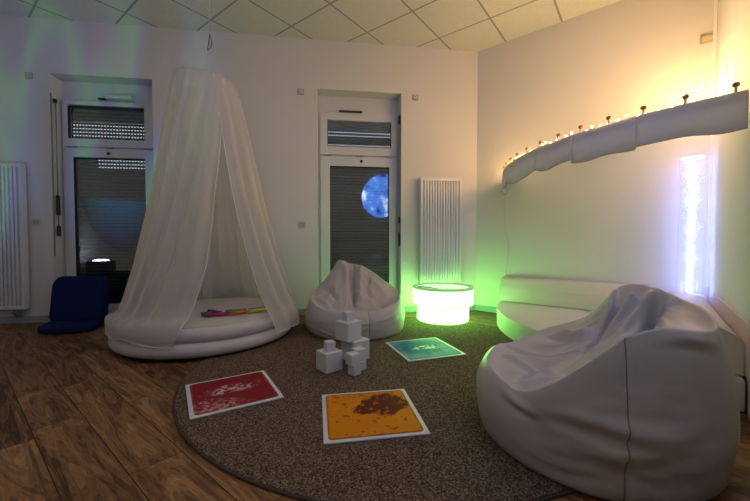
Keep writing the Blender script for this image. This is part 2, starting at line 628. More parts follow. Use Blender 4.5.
def radiator(x0, x1, z0, z1, pitch, label):
    r = thing('radiator', label, 'radiator', ((x0 + x1) / 2, YB, z0))
    cx = (x0 + x1) / 2
    w = x1 - x0
    hh = z1 - z0
    n = int(round((w - 0.06) / pitch))
    y1 = -0.10
    obj('back_panel', B(-w / 2 + 0.01, w / 2 - 0.01, -0.075, -0.035, 0.02, hh - 0.02, bev=0.006), rad_m, r)
    bm = bmesh.new()
    xs = [-w / 2 + 0.03 + (i + 0.5) * (w - 0.06) / n for i in range(n)]
    for x in xs:
        box(bm, x - pitch * 0.34, x + pitch * 0.34, y1, y1 + 0.03, 0.045, hh - 0.045, bev=0.008, seg=3)
    obj('fin_panel', bm, rad_m, r, True)
    for o_ in (0,):
        for nm, z in (('top_grille', hh - 0.045), ('lower_header', 0.0)):
            obj(nm, B(-w / 2, w / 2, y1 + 0.004, -0.03, z, z + 0.045, bev=0.008, seg=3), rad_m, r)
    for sx in (-1, 1):
        obj('side_panel', B(sx * w / 2 - 0.014, sx * w / 2 + 0.014, y1 - 0.002, -0.025, 0.0, hh, bev=0.006), rad_m, r)
    for x in (-w / 3, w / 3):
        for zz in (0.8, 0.15):
            obj('wall_bracket', B(x - 0.02, x + 0.02, -0.04, -0.002, hh * zz, hh * (zz + 0.05)), metal_m, r)
    bm = bmesh.new()
    tube(bm, [(w / 2 - 0.12, -0.06, 0.01), (w / 2 - 0.12, -0.06, -0.06), (w / 2 - 0.12, -0.04, -0.08), (w / 2 - 0.12, -0.018, -0.08)], 0.010)
    tube(bm, [(w / 2 - 0.07, -0.06, 0.01), (w / 2 - 0.07, -0.06, -0.06), (w / 2 - 0.07, -0.04, -0.08), (w / 2 - 0.07, -0.018, -0.08)], 0.010)
    box(bm, w / 2 - 0.14, w / 2 - 0.05, -0.08, -0.04, -0.05, -0.02, bev=0.006)
    obj('valve', bm, metal_m, r, True)
    return r


radiator(-3.97, -3.352, 0.165, 1.775, 0.0385, 'tall white ribbed radiator at the far left, beside the blue floor chair')
radiator(1.175, 1.690, 0.34, 1.735, 0.036, 'tall slim white ribbed radiator on the wall behind the glowing green table')

# ------------------------------------------------------------------ sockets, small wall plates
plate_m = mat('ivory_plate', (0.55, 0.53, 0.49), 0.4)
plate_beige = mat('beige_plate', (0.40, 0.34, 0.26), 0.5)


def socket(x, z, label, group=None, plug=False):
    r = thing('wall_socket', label, 'socket', (x, YB, z), 0, group)
    obj('plate', B(-0.041, 0.041, -0.011, -0.0005, -0.041, 0.041, bev=0.005), plate_m, r)
    bm = bmesh.new()
    lathe(bm, [(0, 0.004), (0.017, 0.004), (0.020, 0.014), (0.022, 0.014), (0.022, 0.010)], 24)
    bmesh.ops.rotate(bm, verts=bm.verts, matrix=Matrix.Rotation(PI / 2, 3, 'X'))
    s = obj('socket_well', bm, mat('grey_socket_well', (0.12, 0.12, 0.12), 0.6), r, True)
    for sx in (-1, 1):
        obj('contact_hole', B(sx * 0.008 - 0.003, sx * 0.008 + 0.003, -0.0125, -0.004, -0.003, 0.003), black_m, r)
    return r


socket(-3.27, 1.136, 'white wall socket between the left radiator and the left window door')
socket(-0.32, 1.126, 'white wall socket left of the middle window door')
s3 = socket(-1.04, 0.335, 'low wall socket seen between the canopy curtains above the round bed')
bm = bmesh.new()
lathe(bm, [(0, 0.045), (0.016, 0.045), (0.020, 0.035), (0.020, 0.011), (0, 0.011)], 20)
bmesh.ops.rotate(bm, verts=bm.verts, matrix=Matrix.Rotation(PI / 2, 3, 'X'))


def wall_plate(x, z, label, group=None):
    r = thing('junction_plate', label, 'wall plate', (x, YB, z))
    obj('base_plate', B(-0.036, 0.036, -0.010, 0, -0.036, 0.036, bev=0.003), plate_beige, r)
    obj('cover', B(-0.027, 0.027, -0.018, -0.008, -0.027, 0.027, bev=0.004), plate_m, r)
    return r


wall_plate(-3.301, 2.767, 'small square plate high on the wall above the left radiator')
wall_plate(-0.329, 2.759, 'small square plate high on the wall left of the middle window door')
wall_plate(1.112, 2.768, 'small square plate high on the wall right of the middle window door')
bm.free()

# ventilation box high in the slanted wall's corner
q_ = PC - DG * 0.055
r = thing('vent_box', 'small beige rectangular vent box high beside the right corner', 'wall vent', (q_.x, q_.y, 2.78), ang)
obj('housing', B(-0.055, 0.045, -0.022, 0, -0.035, 0.035, bev=0.004), plate_beige, r)
obj('cover', B(-0.040, 0.030, -0.028, -0.018, -0.024, 0.024, bev=0.003), mat('ochre_plate', (0.6, 0.5, 0.35), 0.5), r)

# ------------------------------------------------------------------ glowing shapes added out of view for their reflections in the glass
disc_m, t, b = new_mat('sea_and_cloud_picture')
out = t.nodes['Material Output']
tc = t.nodes.new('ShaderNodeTexCoord')
nz = t.nodes.new('ShaderNodeTexNoise')
nz.inputs['Scale'].default_value = 2.8
nz.inputs['Detail'].default_value = 5
t.links.new(tc.outputs['Object'], nz.inputs['Vector'])
rp = t.nodes.new('ShaderNodeValToRGB')
el = rp.color_ramp.elements
el[0].position = 0.36
el[0].color = (0.01, 0.02, 0.06, 1)
el[1].position = 0.68
el[1].color = (0.8, 0.9, 1.0, 1)
k_ = el.new(0.43)
k_.color = (0.05, 0.17, 0.60, 1)
k_ = el.new(0.56)
k_.color = (0.10, 0.26, 0.85, 1)
t.links.new(nz.outputs['Fac'], rp.inputs[0])
t.links.new(rp.outputs[0], b.inputs['Emission Color'])
b.inputs['Emission Strength'].default_value = 4.5
b.inputs['Base Color'].default_value = (0.1, 0.1, 0.1, 1)
p_ = PC + TH * 3.00
r = thing('light_picture', 'added round glowing disc for a projected sea picture on the right wall, mirrored in the middle window door', 'light picture', (p_.x, p_.y, 2.03), math.atan2(TH.y, TH.x))
bm = bmesh.new()
lathe(bm, [(0, 0.03), (0.52, 0.03), (0.53, 0.0), (0, 0.0)], 48)
for v in bm.verts:
    v.co.x *= 1.2
bmesh.ops.rotate(bm, verts=bm.verts, matrix=Matrix.Rotation(-PI / 2, 3, 'X'))
po = obj('picture_disc', bm, disc_m, r)
# put the disc on the room side of the wall
nrm = -DG
for v in po.data.vertices:
    loc = v.co.copy()
    v.co = Vector((loc.x, abs(loc.y) if (Matrix.Rotation(math.atan2(TH.y, TH.x), 2) @ Vector((0, 1))).dot(Vector((nrm.x, nrm.y))) > 0 else -abs(loc.y), loc.z))
po.data.update()

fan_m, t, b = new_mat('aurora_light')
tc = t.nodes.new('ShaderNodeTexCoord')
sp = t.nodes.new('ShaderNodeSeparateXYZ')
t.links.new(tc.outputs['Object'], sp.inputs[0])
nz = t.nodes.new('ShaderNodeTexNoise')
nz.inputs['Scale'].default_value = 4.0
nz.inputs['Detail'].default_value = 4
t.links.new(tc.outputs['Object'], nz.inputs['Vector'])
rp = t.nodes.new('ShaderNodeValToRGB')
el = rp.color_ramp.elements
el[0].position = 0.0
el[0].color = (0.04, 0.04, 0.12, 1)
el[1].position = 1.0
el[1].color = (0.04, 0.45, 0.75, 1)
k_ = el.new(0.25)
k_.color = (0.05, 0.05, 0.28, 1)
k_ = el.new(0.55)
k_.color = (0.015, 0.10, 0.22, 1)
k_ = el.new(0.93)
k_.color = (0.015, 0.13, 0.26, 1)
hgt = math_node(t, 'MULTIPLY_ADD', sp.outputs[2], 0.83, 1.0)
t.links.new(math_node(t, 'ADD', hgt, math_node(t, 'MULTIPLY', math_node(t, 'SUBTRACT', nz.outputs['Fac'], 0.5), 0.25)), rp.inputs[0])
t.links.new(rp.outputs[0], b.inputs['Emission Color'])
b.inputs['Base Color'].default_value = (0.5, 0.5, 0.5, 1)
dy = math_node(t, 'DIVIDE', math_node(t, 'SUBTRACT', sp.outputs[1], 0.1), 1.3)
dz = math_node(t, 'DIVIDE', sp.outputs[2], 1.15)
rr_ = math_node(t, 'SQRT', math_node(t, 'ADD', math_node(t, 'MULTIPLY', dy, dy), math_node(t, 'MULTIPLY', dz, dz)))
fall = t.nodes.new('ShaderNodeMapRange')
t.links.new(rr_, fall.inputs[0])
fall.inputs[1].default_value = 0.35
fall.inputs[2].default_value = 1.0
fall.inputs[3].default_value = 1.2
fall.inputs[4].default_value = 0.0
t.links.new(fall.outputs[0], b.inputs['Emission Strength'])
r = thing('aurora_light_panel', 'blue and cyan projected light built as an added fan-shaped screen, mirrored in the left window door', 'light screen', (-4.398, 1.0, 1.88))
bm = bmesh.new()
vs = []
pts2 = [(-1.45, 0), (1.25, -0.16)] + [(1.25 - 1.1 * math.sin(k * PI / 16) ** 0.8 if False else 1.25 * math.cos(k * PI / 16), -1.15 * math.sin(k * PI / 16)) for k in range(1, 8)] + [(-0.1, -1.2), (-0.8, -0.95), (-1.2, -0.6)]
fr = [bm.verts.new((0.02, y, z)) for y, z in pts2]
bk = [bm.verts.new((0.0, y, z)) for y, z in pts2]
bm.faces.new(fr)
bm.faces.new(bk[::-1])
for i in range(len(pts2)):
    j = (i + 1) % len(pts2)
    bm.faces.new((fr[i], fr[j], bk[j], bk[i]))
obj('panel', bm, fan_m, r)  # added glowing shape, stands in for projector light on the wall
bm = bmesh.new()
lathe(bm, [(0, 0.035), (0.07, 0.032), (0.12, 0.018), (0.125, 0.0), (0, 0)], 32)
o = obj('glow_lamp', bm, mat('white_lamp_glow', (0.8, 0.8, 0.8), 0.4, emit=(0.75, 0.85, 1.0), estr=9.0), None, True)
o.location = (-4.10, 2.25, 0.56)
tag(o, 'added flat oval white glowing lamp, seen mirrored low in the left window door', 'lamp')
# plinth the lamp stands on
o = obj('side_plinth', B(-0.16, 0.16, -0.16, 0.16, 0, 0.559, bev=0.01), mat('dark_plinth', (0.03, 0.03, 0.035), 0.7))
o.location = (-4.10, 2.25, 0)
tag(o, 'dark square plinth under the flat glowing lamp by the left wall', 'plinth')

# ------------------------------------------------------------------ rug
rug_m, t, b = new_mat('brown_carpet')
tc = t.nodes.new('ShaderNodeTexCoord')
n1 = t.nodes.new('ShaderNodeTexNoise')
n1.inputs['Scale'].default_value = 130
n1.inputs['Detail'].default_value = 4
n1.inputs['Roughness'].default_value = 0.75
n2 = t.nodes.new('ShaderNodeTexNoise')
n2.inputs['Scale'].default_value = 3
t.links.new(tc.outputs['Object'], n1.inputs['Vector'])
t.links.new(tc.outputs['Object'], n2.inputs['Vector'])
rp = t.nodes.new('ShaderNodeValToRGB')
el = rp.color_ramp.elements
el[0].position = 0.38
el[0].color = (0.032, 0.020, 0.013, 1)
el[1].position = 0.64
el[1].color = (0.38, 0.265, 0.19, 1)
k_ = el.new(0.5)
k_.color = (0.125, 0.082, 0.056, 1)
t.links.new(n1.outputs['Fac'], rp.inputs[0])
t.links.new(rp.outputs[0], b.inputs['Base Color'])
b.inputs['Roughness'].default_value = 0.95
b.inputs['Specular IOR Level'].default_value = 0.1
bp = t.nodes.new('ShaderNodeBump')
bp.inputs['Strength'].default_value = 0.9
bp.inputs['Distance'].default_value = 0.006
t.links.new(n1.outputs['Fac'], bp.inputs['Height'])
t.links.new(bp.outputs[0], b.inputs['Normal'])
RT_ = 0.0120   # pile height
RZ = 0.0135    # where things stand on it
rug = thing('round_rug', 'large round brown carpet rug in the middle of the wooden floor', 'rug', (0.530, 2.60, 0))
bm = bmesh.new()
lathe(bm, [(0, RT_), (1.493, RT_), (1.493, 0.0), (0, 0.0)], 128)
obj('pile', bm, rug_m, rug)
bm = bmesh.new()
pts = [(1.50 * math.cos(a), 1.50 * math.sin(a), 0.0065) for a in np.linspace(0, 2 * PI, 129)]
tube(bm, pts, 0.0065, 8, cap=False)
obj('edge_binding', bm, mat('dark_brown_binding', (0.07, 0.045, 0.033), 0.8), rug, True)

# ------------------------------------------------------------------ gel floor tiles
white_edge = mat('white_tile_edge', (0.72, 0.73, 0.74), 0.35)


def gel_mat(name, kind):
    m, t, b = new_mat(name)
    tc = t.nodes.new('ShaderNodeTexCoord')
    sp = t.nodes.new('ShaderNodeSeparateXYZ')
    t.links.new(tc.outputs['Object'], sp.inputs[0])
    X, Y = sp.outputs[0], sp.outputs[1]
    nz = t.nodes.new('ShaderNodeTexNoise')
    nz.inputs['Scale'].default_value = 9
    nz.inputs['Detail'].default_value = 6
    nz.inputs['Roughness'].default_value = 0.7
    t.links.new(tc.outputs['Object'], nz.inputs['Vector'])
    ns = math_node(t, 'SUBTRACT', nz.outputs['Fac'], 0.5)
    nf = t.nodes.new('ShaderNodeTexNoise')
    nf.inputs['Scale'].default_value = 34
    nf.inputs['Detail'].default_value = 3
    t.links.new(tc.outputs['Object'], nf.inputs['Vector'])

    def blob(cx, cy, rx, ry, soft, wob):
        dx = math_node(t, 'DIVIDE', math_node(t, 'SUBTRACT', X, cx), rx)
        dy = math_node(t, 'DIVIDE', math_node(t, 'SUBTRACT', Y, cy), ry)
        d = math_node(t, 'SQRT', math_node(t, 'ADD', math_node(t, 'MULTIPLY', dx, dx), math_node(t, 'MULTIPLY', dy, dy)))
        d = math_node(t, 'ADD', d, math_node(t, 'MULTIPLY', ns, wob))
        n = t.nodes.new('ShaderNodeMapRange')
        t.links.new(d, n.inputs[0])
        n.inputs[1].default_value = 1 - soft
        n.inputs[2].default_value = 1 + soft
        n.inputs[3].default_value = 1
        n.inputs[4].default_value = 0
        return n.outputs[0]

    def speck(lo, hi):
        n = t.nodes.new('ShaderNodeMapRange')
        t.links.new(nf.outputs['Fac'], n.inputs[0])
        n.inputs[1].default_value = lo
        n.inputs[2].default_value = hi
        return n.outputs[0]

    edge = math_node(t, 'MAXIMUM', math_node(t, 'ABSOLUTE', X), math_node(t, 'ABSOLUTE', Y))
    edge = math_node(t, 'ADD', edge, math_node(t, 'MULTIPLY', ns, 0.03))
    if kind == 'red':
        c = mix_rgb(t, nz.outputs['Fac'], (0.20, 0.010, 0.014), (0.30, 0.012, 0.018))
        p = blob(-0.17, -0.17, 0.18, 0.09, 0.25, 2.6)
        c = mix_rgb(t, math_node(t, 'MULTIPLY', p, speck(0.42, 0.6)), c, (0.62, 0.30, 0.30))
        p = blob(0.01, 0.03, 0.15, 0.06, 0.3, 2.8)
        c = mix_rgb(t, math_node(t, 'MULTIPLY', p, speck(0.46, 0.56)), c, (0.72, 0.45, 0.45))
        e = t.nodes.new('ShaderNodeMapRange')
        t.links.new(edge, e.inputs[0])
        e.inputs[1].default_value = 0.205
        e.inputs[2].default_value = 0.235
        c = mix_rgb(t, math_node(t, 'MULTIPLY', e.outputs[0], 0.6), c, (0.50, 0.17, 0.17))
    elif kind == 'orange':
        c = mix_rgb(t, nz.outputs['Fac'], (0.62, 0.17, 0.003), (0.80, 0.31, 0.006))
        dots = math_node(t, 'MULTIPLY', speck(0.60, 0.66), 0.8)
        c = mix_rgb(t, dots, c, (0.25, 0.045, 0.004))
        p = blob(0.09, 0.06, 0.125, 0.13, 0.06, 1.5)
        p2 = blob(0.03, 0.03, 0.12, 0.065, 0.06, 1.4)
        p = math_node(t, 'MAXIMUM', p, p2)
        c = mix_rgb(t, p, c, mix_rgb(t, speck(0.58, 0.64), (0.13, 0.022, 0.008), (0.50, 0.12, 0.02)))
        e = t.nodes.new('ShaderNodeMapRange')
        t.links.new(edge, e.inputs[0])
        e.inputs[1].default_value = 0.215
        e.inputs[2].default_value = 0.228
        c = mix_rgb(t, e.outputs[0], c, (0.45, 0.085, 0.006))
    else:
        c = mix_rgb(t, nz.outputs['Fac'], (0.03, 0.20, 0.36), (0.24, 0.45, 0.58))
        p = blob(-0.02, 0.03, 0.20, 0.19, 0.3, 1.5)
        c = mix_rgb(t, p, c, (0.003, 0.055, 0.27))
        p = blob(0.06, 0.0, 0.15, 0.06, 0.25, 2.4)
        c = mix_rgb(t, math_node(t, 'MULTIPLY', p, speck(0.45, 0.58)), c, (0.65, 0.80, 0.72))
    t.links.new(c, b.inputs['Base Color'])
    b.inputs['Roughness'].default_value = 0.5
    b.inputs['Specular IOR Level'].default_value = 0.12
    return m


def rounded_square(s, r, n=6):
    P = []
    for cx, cy, a0 in ((s - r, s - r, 0), (-s + r, s - r, PI / 2), (-s + r, -s + r, PI), (s - r, -s + r, 1.5 * PI)):
        for k in range(n + 1):
            a = a0 + k * PI / 2 / n
            P.append((cx + r * math.cos(a), cy + r * math.sin(a)))
    return P


def gel_tile(x, y, deg, kind, label, s=0.25):
    r = thing('gel_floor_tile', label, 'floor tile', (x * 0.985, y * 0.985, RZ), math.radians(deg), 'liquid filled floor tiles on the rug')
    obj('tile_base', B(-s, s, -s, s, 0, 0.007, bev=0.002), white_edge, r)
    bm = bmesh.new()
    prism(bm, rounded_square(s - 0.022, 0.022), 0.0065, 0.0095)
    obj('gel_cushion', bm, gel_mat(kind + '_gel', kind), r)
    return r


gel_tile(-0.588, 2.200, 23.5, 'red', 'square floor tile filled with red liquid, on the left of the rug', s=0.243)
gel_tile(0.219, 1.826, 2, 'orange', 'square floor tile filled with orange liquid with a brown patch')
gel_tile(0.808, 2.869, 11, 'teal', 'square floor tile filled with blue-green liquid, near the glowing table', s=0.254)

# ------------------------------------------------------------------ round bed
fabric_w = mat('white_leatherette', (0.62, 0.585, 0.57), 0.55, bump=0.06, bscale=300, var=0.04)
bedc = (-1.155, 3.53)
bed = thing('round_bed', 'round two-layer white floor bed under the hanging canopy', 'bed', (bedc[0], bedc[1], RZ))


def pillow_disc(z0, z1, R, n=96, dish=0.0, seed=0):
    bm = bmesh.new()
    prof = []
    zc, hh = (z0 + z1) / 2, (z1 - z0) / 2
    rr = hh * 0.95
    prof.append((0, z0))
    prof.append((R * 0.5, z0))
    for k in range(13):
        a = -PI / 2 + PI * k / 12
        prof.append((R - rr + rr * math.cos(a), zc + hh * math.sin(a)))
    for f in (0.85, 0.7, 0.5, 0.3, 0.15, 0.05):
        prof.append(((R - rr) * f, z1 + 0.012 * (1 - f) - dish * (1 - f)))
    prof.append((0, z1 + 0.012 - dish))
    lathe(bm, prof, n)
    for v in bm.verts:
        a = math.atan2(v.co.y, v.co.x)
        rad = math.hypot(v.co.x, v.co.y)
        k = noise.noise(Vector((v.co.x * 4 + seed, v.co.y * 4, v.co.z * 6)))
        s = 1 + 0.008 * k
        v.co.x *= s
        v.co.y *= s
        if v.co.z > z0 + 0.02:
            v.co.z += 0.004 * noise.noise(Vector((v.co.x * 6, v.co.y * 6, seed)))
    return bm


obj('base_cushion', pillow_disc(0.012, 0.128, 0.785, seed=1), fabric_w, bed, True)
obj('top_cushion', pillow_disc(0.122, 0.245, 0.772, seed=5), fabric_w, bed, True)
bm = bmesh.new()
lathe(bm, [(0, 0.014), (0.72, 0.014), (0.74, 0.0), (0, 0)], 64)
obj('base_panel', bm, mat('black_underside', (0.01, 0.01, 0.01), 0.8), bed)
for nm, z, R in (('piping', 0.235, 0.726),):
    bm = bmesh.new()
    tube(bm, [(R * math.cos(a), R * math.sin(a), z + 0.006) for a in np.linspace(0, 2 * PI, 97)], 0.0045, 6, cap=False)
    obj(nm, bm, mat('grey_piping', (0.30, 0.28, 0.27), 0.6), bed, True)

# coloured tubes lying on the bed
BZ = 0.276
for (x0, y0, x1, y1, col, nm) in (
        (-1.060, 3.130, -0.880, 3.185, (0.42, 0.01, 0.12), 'magenta'),
        (-0.870, 3.190, -0.740, 3.250, (0.75, 0.13, 0.01), 'orange'),
        (-0.725, 3.255, -0.470, 3.400, (0.72, 0.55, 0.01), 'yellow'),
        (-0.735, 3.320, -0.500, 3.450, (0.01, 0.18, 0.42), 'blue'),
        (-0.930, 3.270, -0.760, 3.310, (0.02, 0.30, 0.08), 'green'),
        (-1.090, 3.330, -0.960, 3.215, (0.06, 0.015, 0.17), 'purple'),
        (-1.110, 3.185, -1.030, 3.215, (0.02, 0.20, 0.20), 'teal')):
    rr = 0.017
    d = Vector((x1 - x0, y1 - y0))
    L = d.length
    r = thing('percussion_tube', nm + ' plastic tube lying on the round bed', 'tube', (x0, y0, BZ + rr - 0.007), math.atan2(d.y, d.x), 'coloured tubes on the round bed')
    bm = bmesh.new()
    tube(bm, [(0, 0, 0), (L, 0, 0)], rr, 16)
    obj('tube_body', bm, mat(nm + '_plastic', col, 0.35), r, True)
    bm = bmesh.new()
    tube(bm, [(L - 0.004, 0, 0), (L + 0.004, 0, 0)], rr * 1.08, 16)
    obj('end_cap', bm, bpy.data.materials[nm + '_plastic'], r, True)

# ------------------------------------------------------------------ canopy over the bed
sheer_m, t, b = new_mat('sheer_voile')
t.nodes.remove(b)
out = t.nodes['Material Output']
df = t.nodes.new('ShaderNodeBsdfDiffuse')
df.inputs[0].default_value = (0.80, 0.76, 0.72, 1)
tl = t.nodes.new('ShaderNodeBsdfTranslucent')
tl.inputs[0].default_value = (0.80, 0.76, 0.72, 1)
tr = t.nodes.new('ShaderNodeBsdfTransparent')
m1 = t.nodes.new('ShaderNodeMixShader')
m1.inputs[0].default_value = 0.4
m2 = t.nodes.new('ShaderNodeMixShader')
lwt = t.nodes.new('ShaderNodeLayerWeight')
lwt.inputs[0].default_value = 0.35
t.links.new(math_node(t, 'MULTIPLY_ADD', lwt.outputs['Facing'], 0.45, 0.48), m2.inputs[0])
t.links.new(df.outputs[0], m1.inputs[1])
t.links.new(tl.outputs[0], m1.inputs[2])
t.links.new(tr.outputs[0], m2.inputs[1])
t.links.new(m1.outputs[0], m2.inputs[2])
t.links.new(m2.outputs[0], out.inputs['Surface'])

RT = 2.43
can = thing('bed_canopy', 'white sheer canopy curtain hanging from a ring over the round bed', 'canopy', (bedc[0], bedc[1], 0))
rprof = [(2.60, 0.270), (2.50, 0.270), (2.12, 0.345), (1.33, 0.500), (0.73, 0.635), (0.40, 0.745), (0.27, 0.815), (0.20, 0.842), (0.08, 0.862)]
to_cam = math.atan2(-bedc[1], -bedc[0])


def rz(z):
    return float(np.interp(z, [p[0] for p in rprof][::-1], [p[1] for p in rprof][::-1]))


def curtain(phi0, phi1, seed, waves, nz_=70, npz=180):
    """phi0/phi1: lists of (z, degrees) for the two vertical edges, angle measured from the camera side, positive to the right"""
    bm = bmesh.new()
    rows = []
    for i in range(nz_ + 1):
        tt = i / nz_
        z = RT - (RT - 0.15) * tt
        a0 = np.interp(z, [p[0] for p in phi0][::-1], [p[1] for p in phi0][::-1])
        a1 = np.interp(z, [p[0] for p in phi1][::-1], [p[1] for p in phi1][::-1])
        row = []
        for j in range(npz + 1):
            s = j / npz
            w = s + 0.022 * math.sin(waves * 2.1 * s + seed) * tt
            ph = math.radians(a0 + (a1 - a0) * w)
            fold = math.sin(2 * PI * waves * s + 1.3 * math.sin(3.1 * s + seed) + 0.5 * tt) + 0.45 * math.sin(2 * PI * waves * 1.73 * s + seed * 2)
            amp = 0.002 + 0.032 * min(1, tt * 1.4)
            r = rz(z) + fold * amp * (0.55 if z < 0.33 else 1.0)
            r += 0.03 * noise.noise(Vector((s * 5 + seed, tt * 3, 0))) * tt
            if z < 0.30:
                pass
            r *= 1 - 0.13 * max(0.0, -math.sin(ph)) * min(1, tt * 2.2)
            if z < 0.30:
                r = max(r, 0.80)
            ang_ = to_cam + ph
            x = r * math.cos(ang_)
            y = r * math.sin(ang_)
            y = min(y, YB - 0.03 - bedc[1])
            zz = z - 0.02 * math.sin(ph) * (1 - tt) * (r / 0.27 if r < 0.27 else 1)
            if i == nz_:
                zz += 0.025 * math.sin(9 * s + seed) + 0.01 * math.sin(31 * s)
            row.append(bm.verts.new((x, y, zz)))
        rows.append(row)
    for p, q in zip(rows, rows[1:]):
        for j in range(npz):
            bm.faces.new((p[j], p[j + 1], q[j + 1], q[j]))
    hem = [v.co.copy() for v in rows[-1]]
    e0 = [r_[0].co.copy() for r_ in rows]
    e1 = [r_[-1].co.copy() for r_ in rows]
    return bm, hem, e0, e1


hem_m = mat('white_hem', (0.80, 0.77, 0.73), 0.8)
left_edge = [(2.43, 32), (1.95, 18), (1.33, 5), (0.73, -4), (0.40, -12), (0.08, -24)]
right_edge = [(2.43, 12), (1.95, 19), (1.33, 25), (0.73, 33), (0.40, 37), (0.08, 41)]
back_l = [(2.60, -178), (0.08, -178)]
back_r = [(2.60, 178), (0.08, 178)]
for nm, (a, b_, sd, wv) in (('left_curtain', (back_l, left_edge, 1.0, 9)), ('right_curtain', (right_edge, back_r, 4.0, 7))):
    bm, hem, e0, e1 = curtain(a, b_, sd, wv)
    co = obj(nm, bm, sheer_m, can, True)
    bm = bmesh.new()
    tube(bm, hem, 0.0035, 5)
    obj('hem', bm, hem_m, co, True)
    bm = bmesh.new()
    tube(bm, e1 if nm == 'left_curtain' else e0, 0.0035, 5)
    obj('edge_seam', bm, hem_m, co, True)
bm = bmesh.new()
tube(bm, [(0.27 * math.cos(a), 0.27 * math.sin(a), RT - 0.02 * math.sin(a - to_cam)) for a in np.linspace(0, 2 * PI, 65)], 0.0045, 8, cap=False)
obj('ring', bm, mat('grey_ring', (0.25, 0.24, 0.22), 0.5), can, True)
cord_m = mat('pale_cord', (0.55, 0.53, 0.50), 0.8)
bm = bmesh.new()
tube(bm, [(0.04, 0, 2.78), (0.04, 0, H)], 0.0035, 6)
obj('hanging_cord', bm, cord_m, can, True)
bm = bmesh.new()
tube(bm, [(0.04, 0, 2.90), (0.058, 0, 2.83), (0.052, 0, 2.77), (0.02, 0, 2.74), (0.04, 0, 2.90)], 0.004, 6)
obj('knot_loop', bm, mat('dark_cord', (0.10, 0.08, 0.07), 0.8), can, True)
for k in range(4):
    a = k * PI / 2 + 0.5
    bm = bmesh.new()
    tube(bm, [(0.04, 0, 2.80), (0.27 * math.cos(a), 0.27 * math.sin(a), RT - 0.02 * math.sin(a - to_cam))], 0.0012, 5)
    obj('suspension_string', bm, cord_m, can, True)

# ------------------------------------------------------------------ blue floor chair
blue_m = mat('royal_blue_fabric', (0.008, 0.016, 0.10), 0.85, bump=0.3, bscale=500, spec=0.2)
ch = thing('floor_chair', 'legless dark blue cushioned floor chair by the left window door', 'chair', (-2.715, 4.07, 0), math.radians(3))


def pad(w, d, h, r, n=8):
    """rounded slab, w wide, d deep, h thick, corner radius r"""
    bm = bmesh.new()
    P = []
    for cx, cy, a0 in ((w / 2 - r, d - r, 0), (-w / 2 + r, d - r, PI / 2), (-w / 2 + 0.03, 0.03, PI), (w / 2 - 0.03, 0.03, 1.5 * PI)):
        rr = r if cy > d / 2 else 0.03
        for k in range(n + 1):
            a = a0 + k * PI / 2 / n
            P.append((cx + rr * math.cos(a), cy + rr * math.sin(a)))
    prism(bm, P, 0, h)
    es = [e for e in bm.edges if abs(e.verts[0].co.z - e.verts[1].co.z) < 1e-6]
    bmesh.ops.bevel(bm, geom=es, offset=h * 0.38, segments=4, affect='EDGES', profile=0.6)
    return bm


bm = pad(0.53, 0.485, 0.065, 0.09)
bmesh.ops.rotate(bm, verts=bm.verts, matrix=Matrix.Rotation(math.radians(80), 3, 'X'))
o = obj('backrest', bm, blue_m, ch, True, loc=(0, 0.13, 0.05))
bm = pad(0.50, 0.40, 0.06, 0.10)
bmesh.ops.rotate(bm, verts=bm.verts, matrix=Matrix.Rotation(PI, 3, 'Z'))
bm2 = bm
for v in bm2.verts:
    # the seat is slightly skewed to the left towards its front edge
    v.co.x -= v.co.y * 0.18
obj('seat', bm2, blue_m, ch, True, loc=(0, 0.12, 0.005))
for sx in (-1, 1):
    bm = bmesh.new()
    tube(bm, [(sx * 0.24, 0.115, 0.045), (sx * 0.275, 0.115, 0.045)], 0.022, 14)
    obj('hinge', bm, metal_m, ch, True)

# ------------------------------------------------------------------ white cubes
cube_m = mat('white_cube_plastic', (0.66, 0.66, 0.65), 0.45)
cg = 'white plastic cubes stacked on the rug'


def cube(x, y, z, s, deg, label):
    r = thing('white_cube', label, 'cube', (x * 0.986, y * 0.986, z), math.radians(deg), cg)
    obj('body', B(-s / 2, s / 2, -s / 2, s / 2, 0, s, bev=s * 0.05, seg=3), cube_m, r)
    return r


cube(0.0015, 2.494, RZ, 0.138, 33, 'large white cube standing alone at the left of the cube stacks')
cube(0.004, 2.490, RZ + 0.138, 0.066, 20, 'small white cube on top of the separate left cube')
cube(0.205, 2.690, RZ, 0.160, 38, 'largest white cube at the foot of the tallest stack')
cube(0.150, 2.672, RZ + 0.160, 0.145, 40, 'large white cube in the middle of the tallest stack')
cube(0.150, 2.672, RZ + 0.305, 0.068, 30, 'small white cube topping the tallest stack')
cube(0.176, 2.385, RZ, 0.066, 35, 'small white cube on the rug, in front of the tallest stack, under another')
cube(0.167, 2.388, RZ + 0.066, 0.078, 30, 'small white cube at the front of the tallest stack, raised on a smaller one')
cube(0.224, 2.470, RZ, 0.064, 38, 'small white cube on the rug at the right of the front cluster')
cube(0.214, 2.480, RZ + 0.064, 0.082, 28, 'small white cube stacked at the back right of the front cluster')


# ------------------------------------------------------------------ bean bags
def tps(P, Z):
    P = np.array(P)
    n = len(P)
    r = np.linalg.norm(P[:, None] - P[None], axis=2)
    K = np.where(r > 0, r * r * np.log(r + 1e-12), 0)
    A = np.zeros((n + 3, n + 3))
    A[:n, :n] = K + np.eye(n) * 1e-4
    A[:n, n] = 1
    A[:n, n + 1:] = P
    A[n, :n] = 1
    A[n + 1:, :n] = P.T
    w = np.linalg.solve(A, np.r_[Z, 0, 0, 0])

    def f(q):
        q = np.atleast_2d(q)
        r = np.linalg.norm(q[:, None] - P[None], axis=2)
        return np.where(r > 0, r * r * np.log(r + 1e-12), 0) @ w[:n] + w[n] + q @ w[n + 1:]
    return f


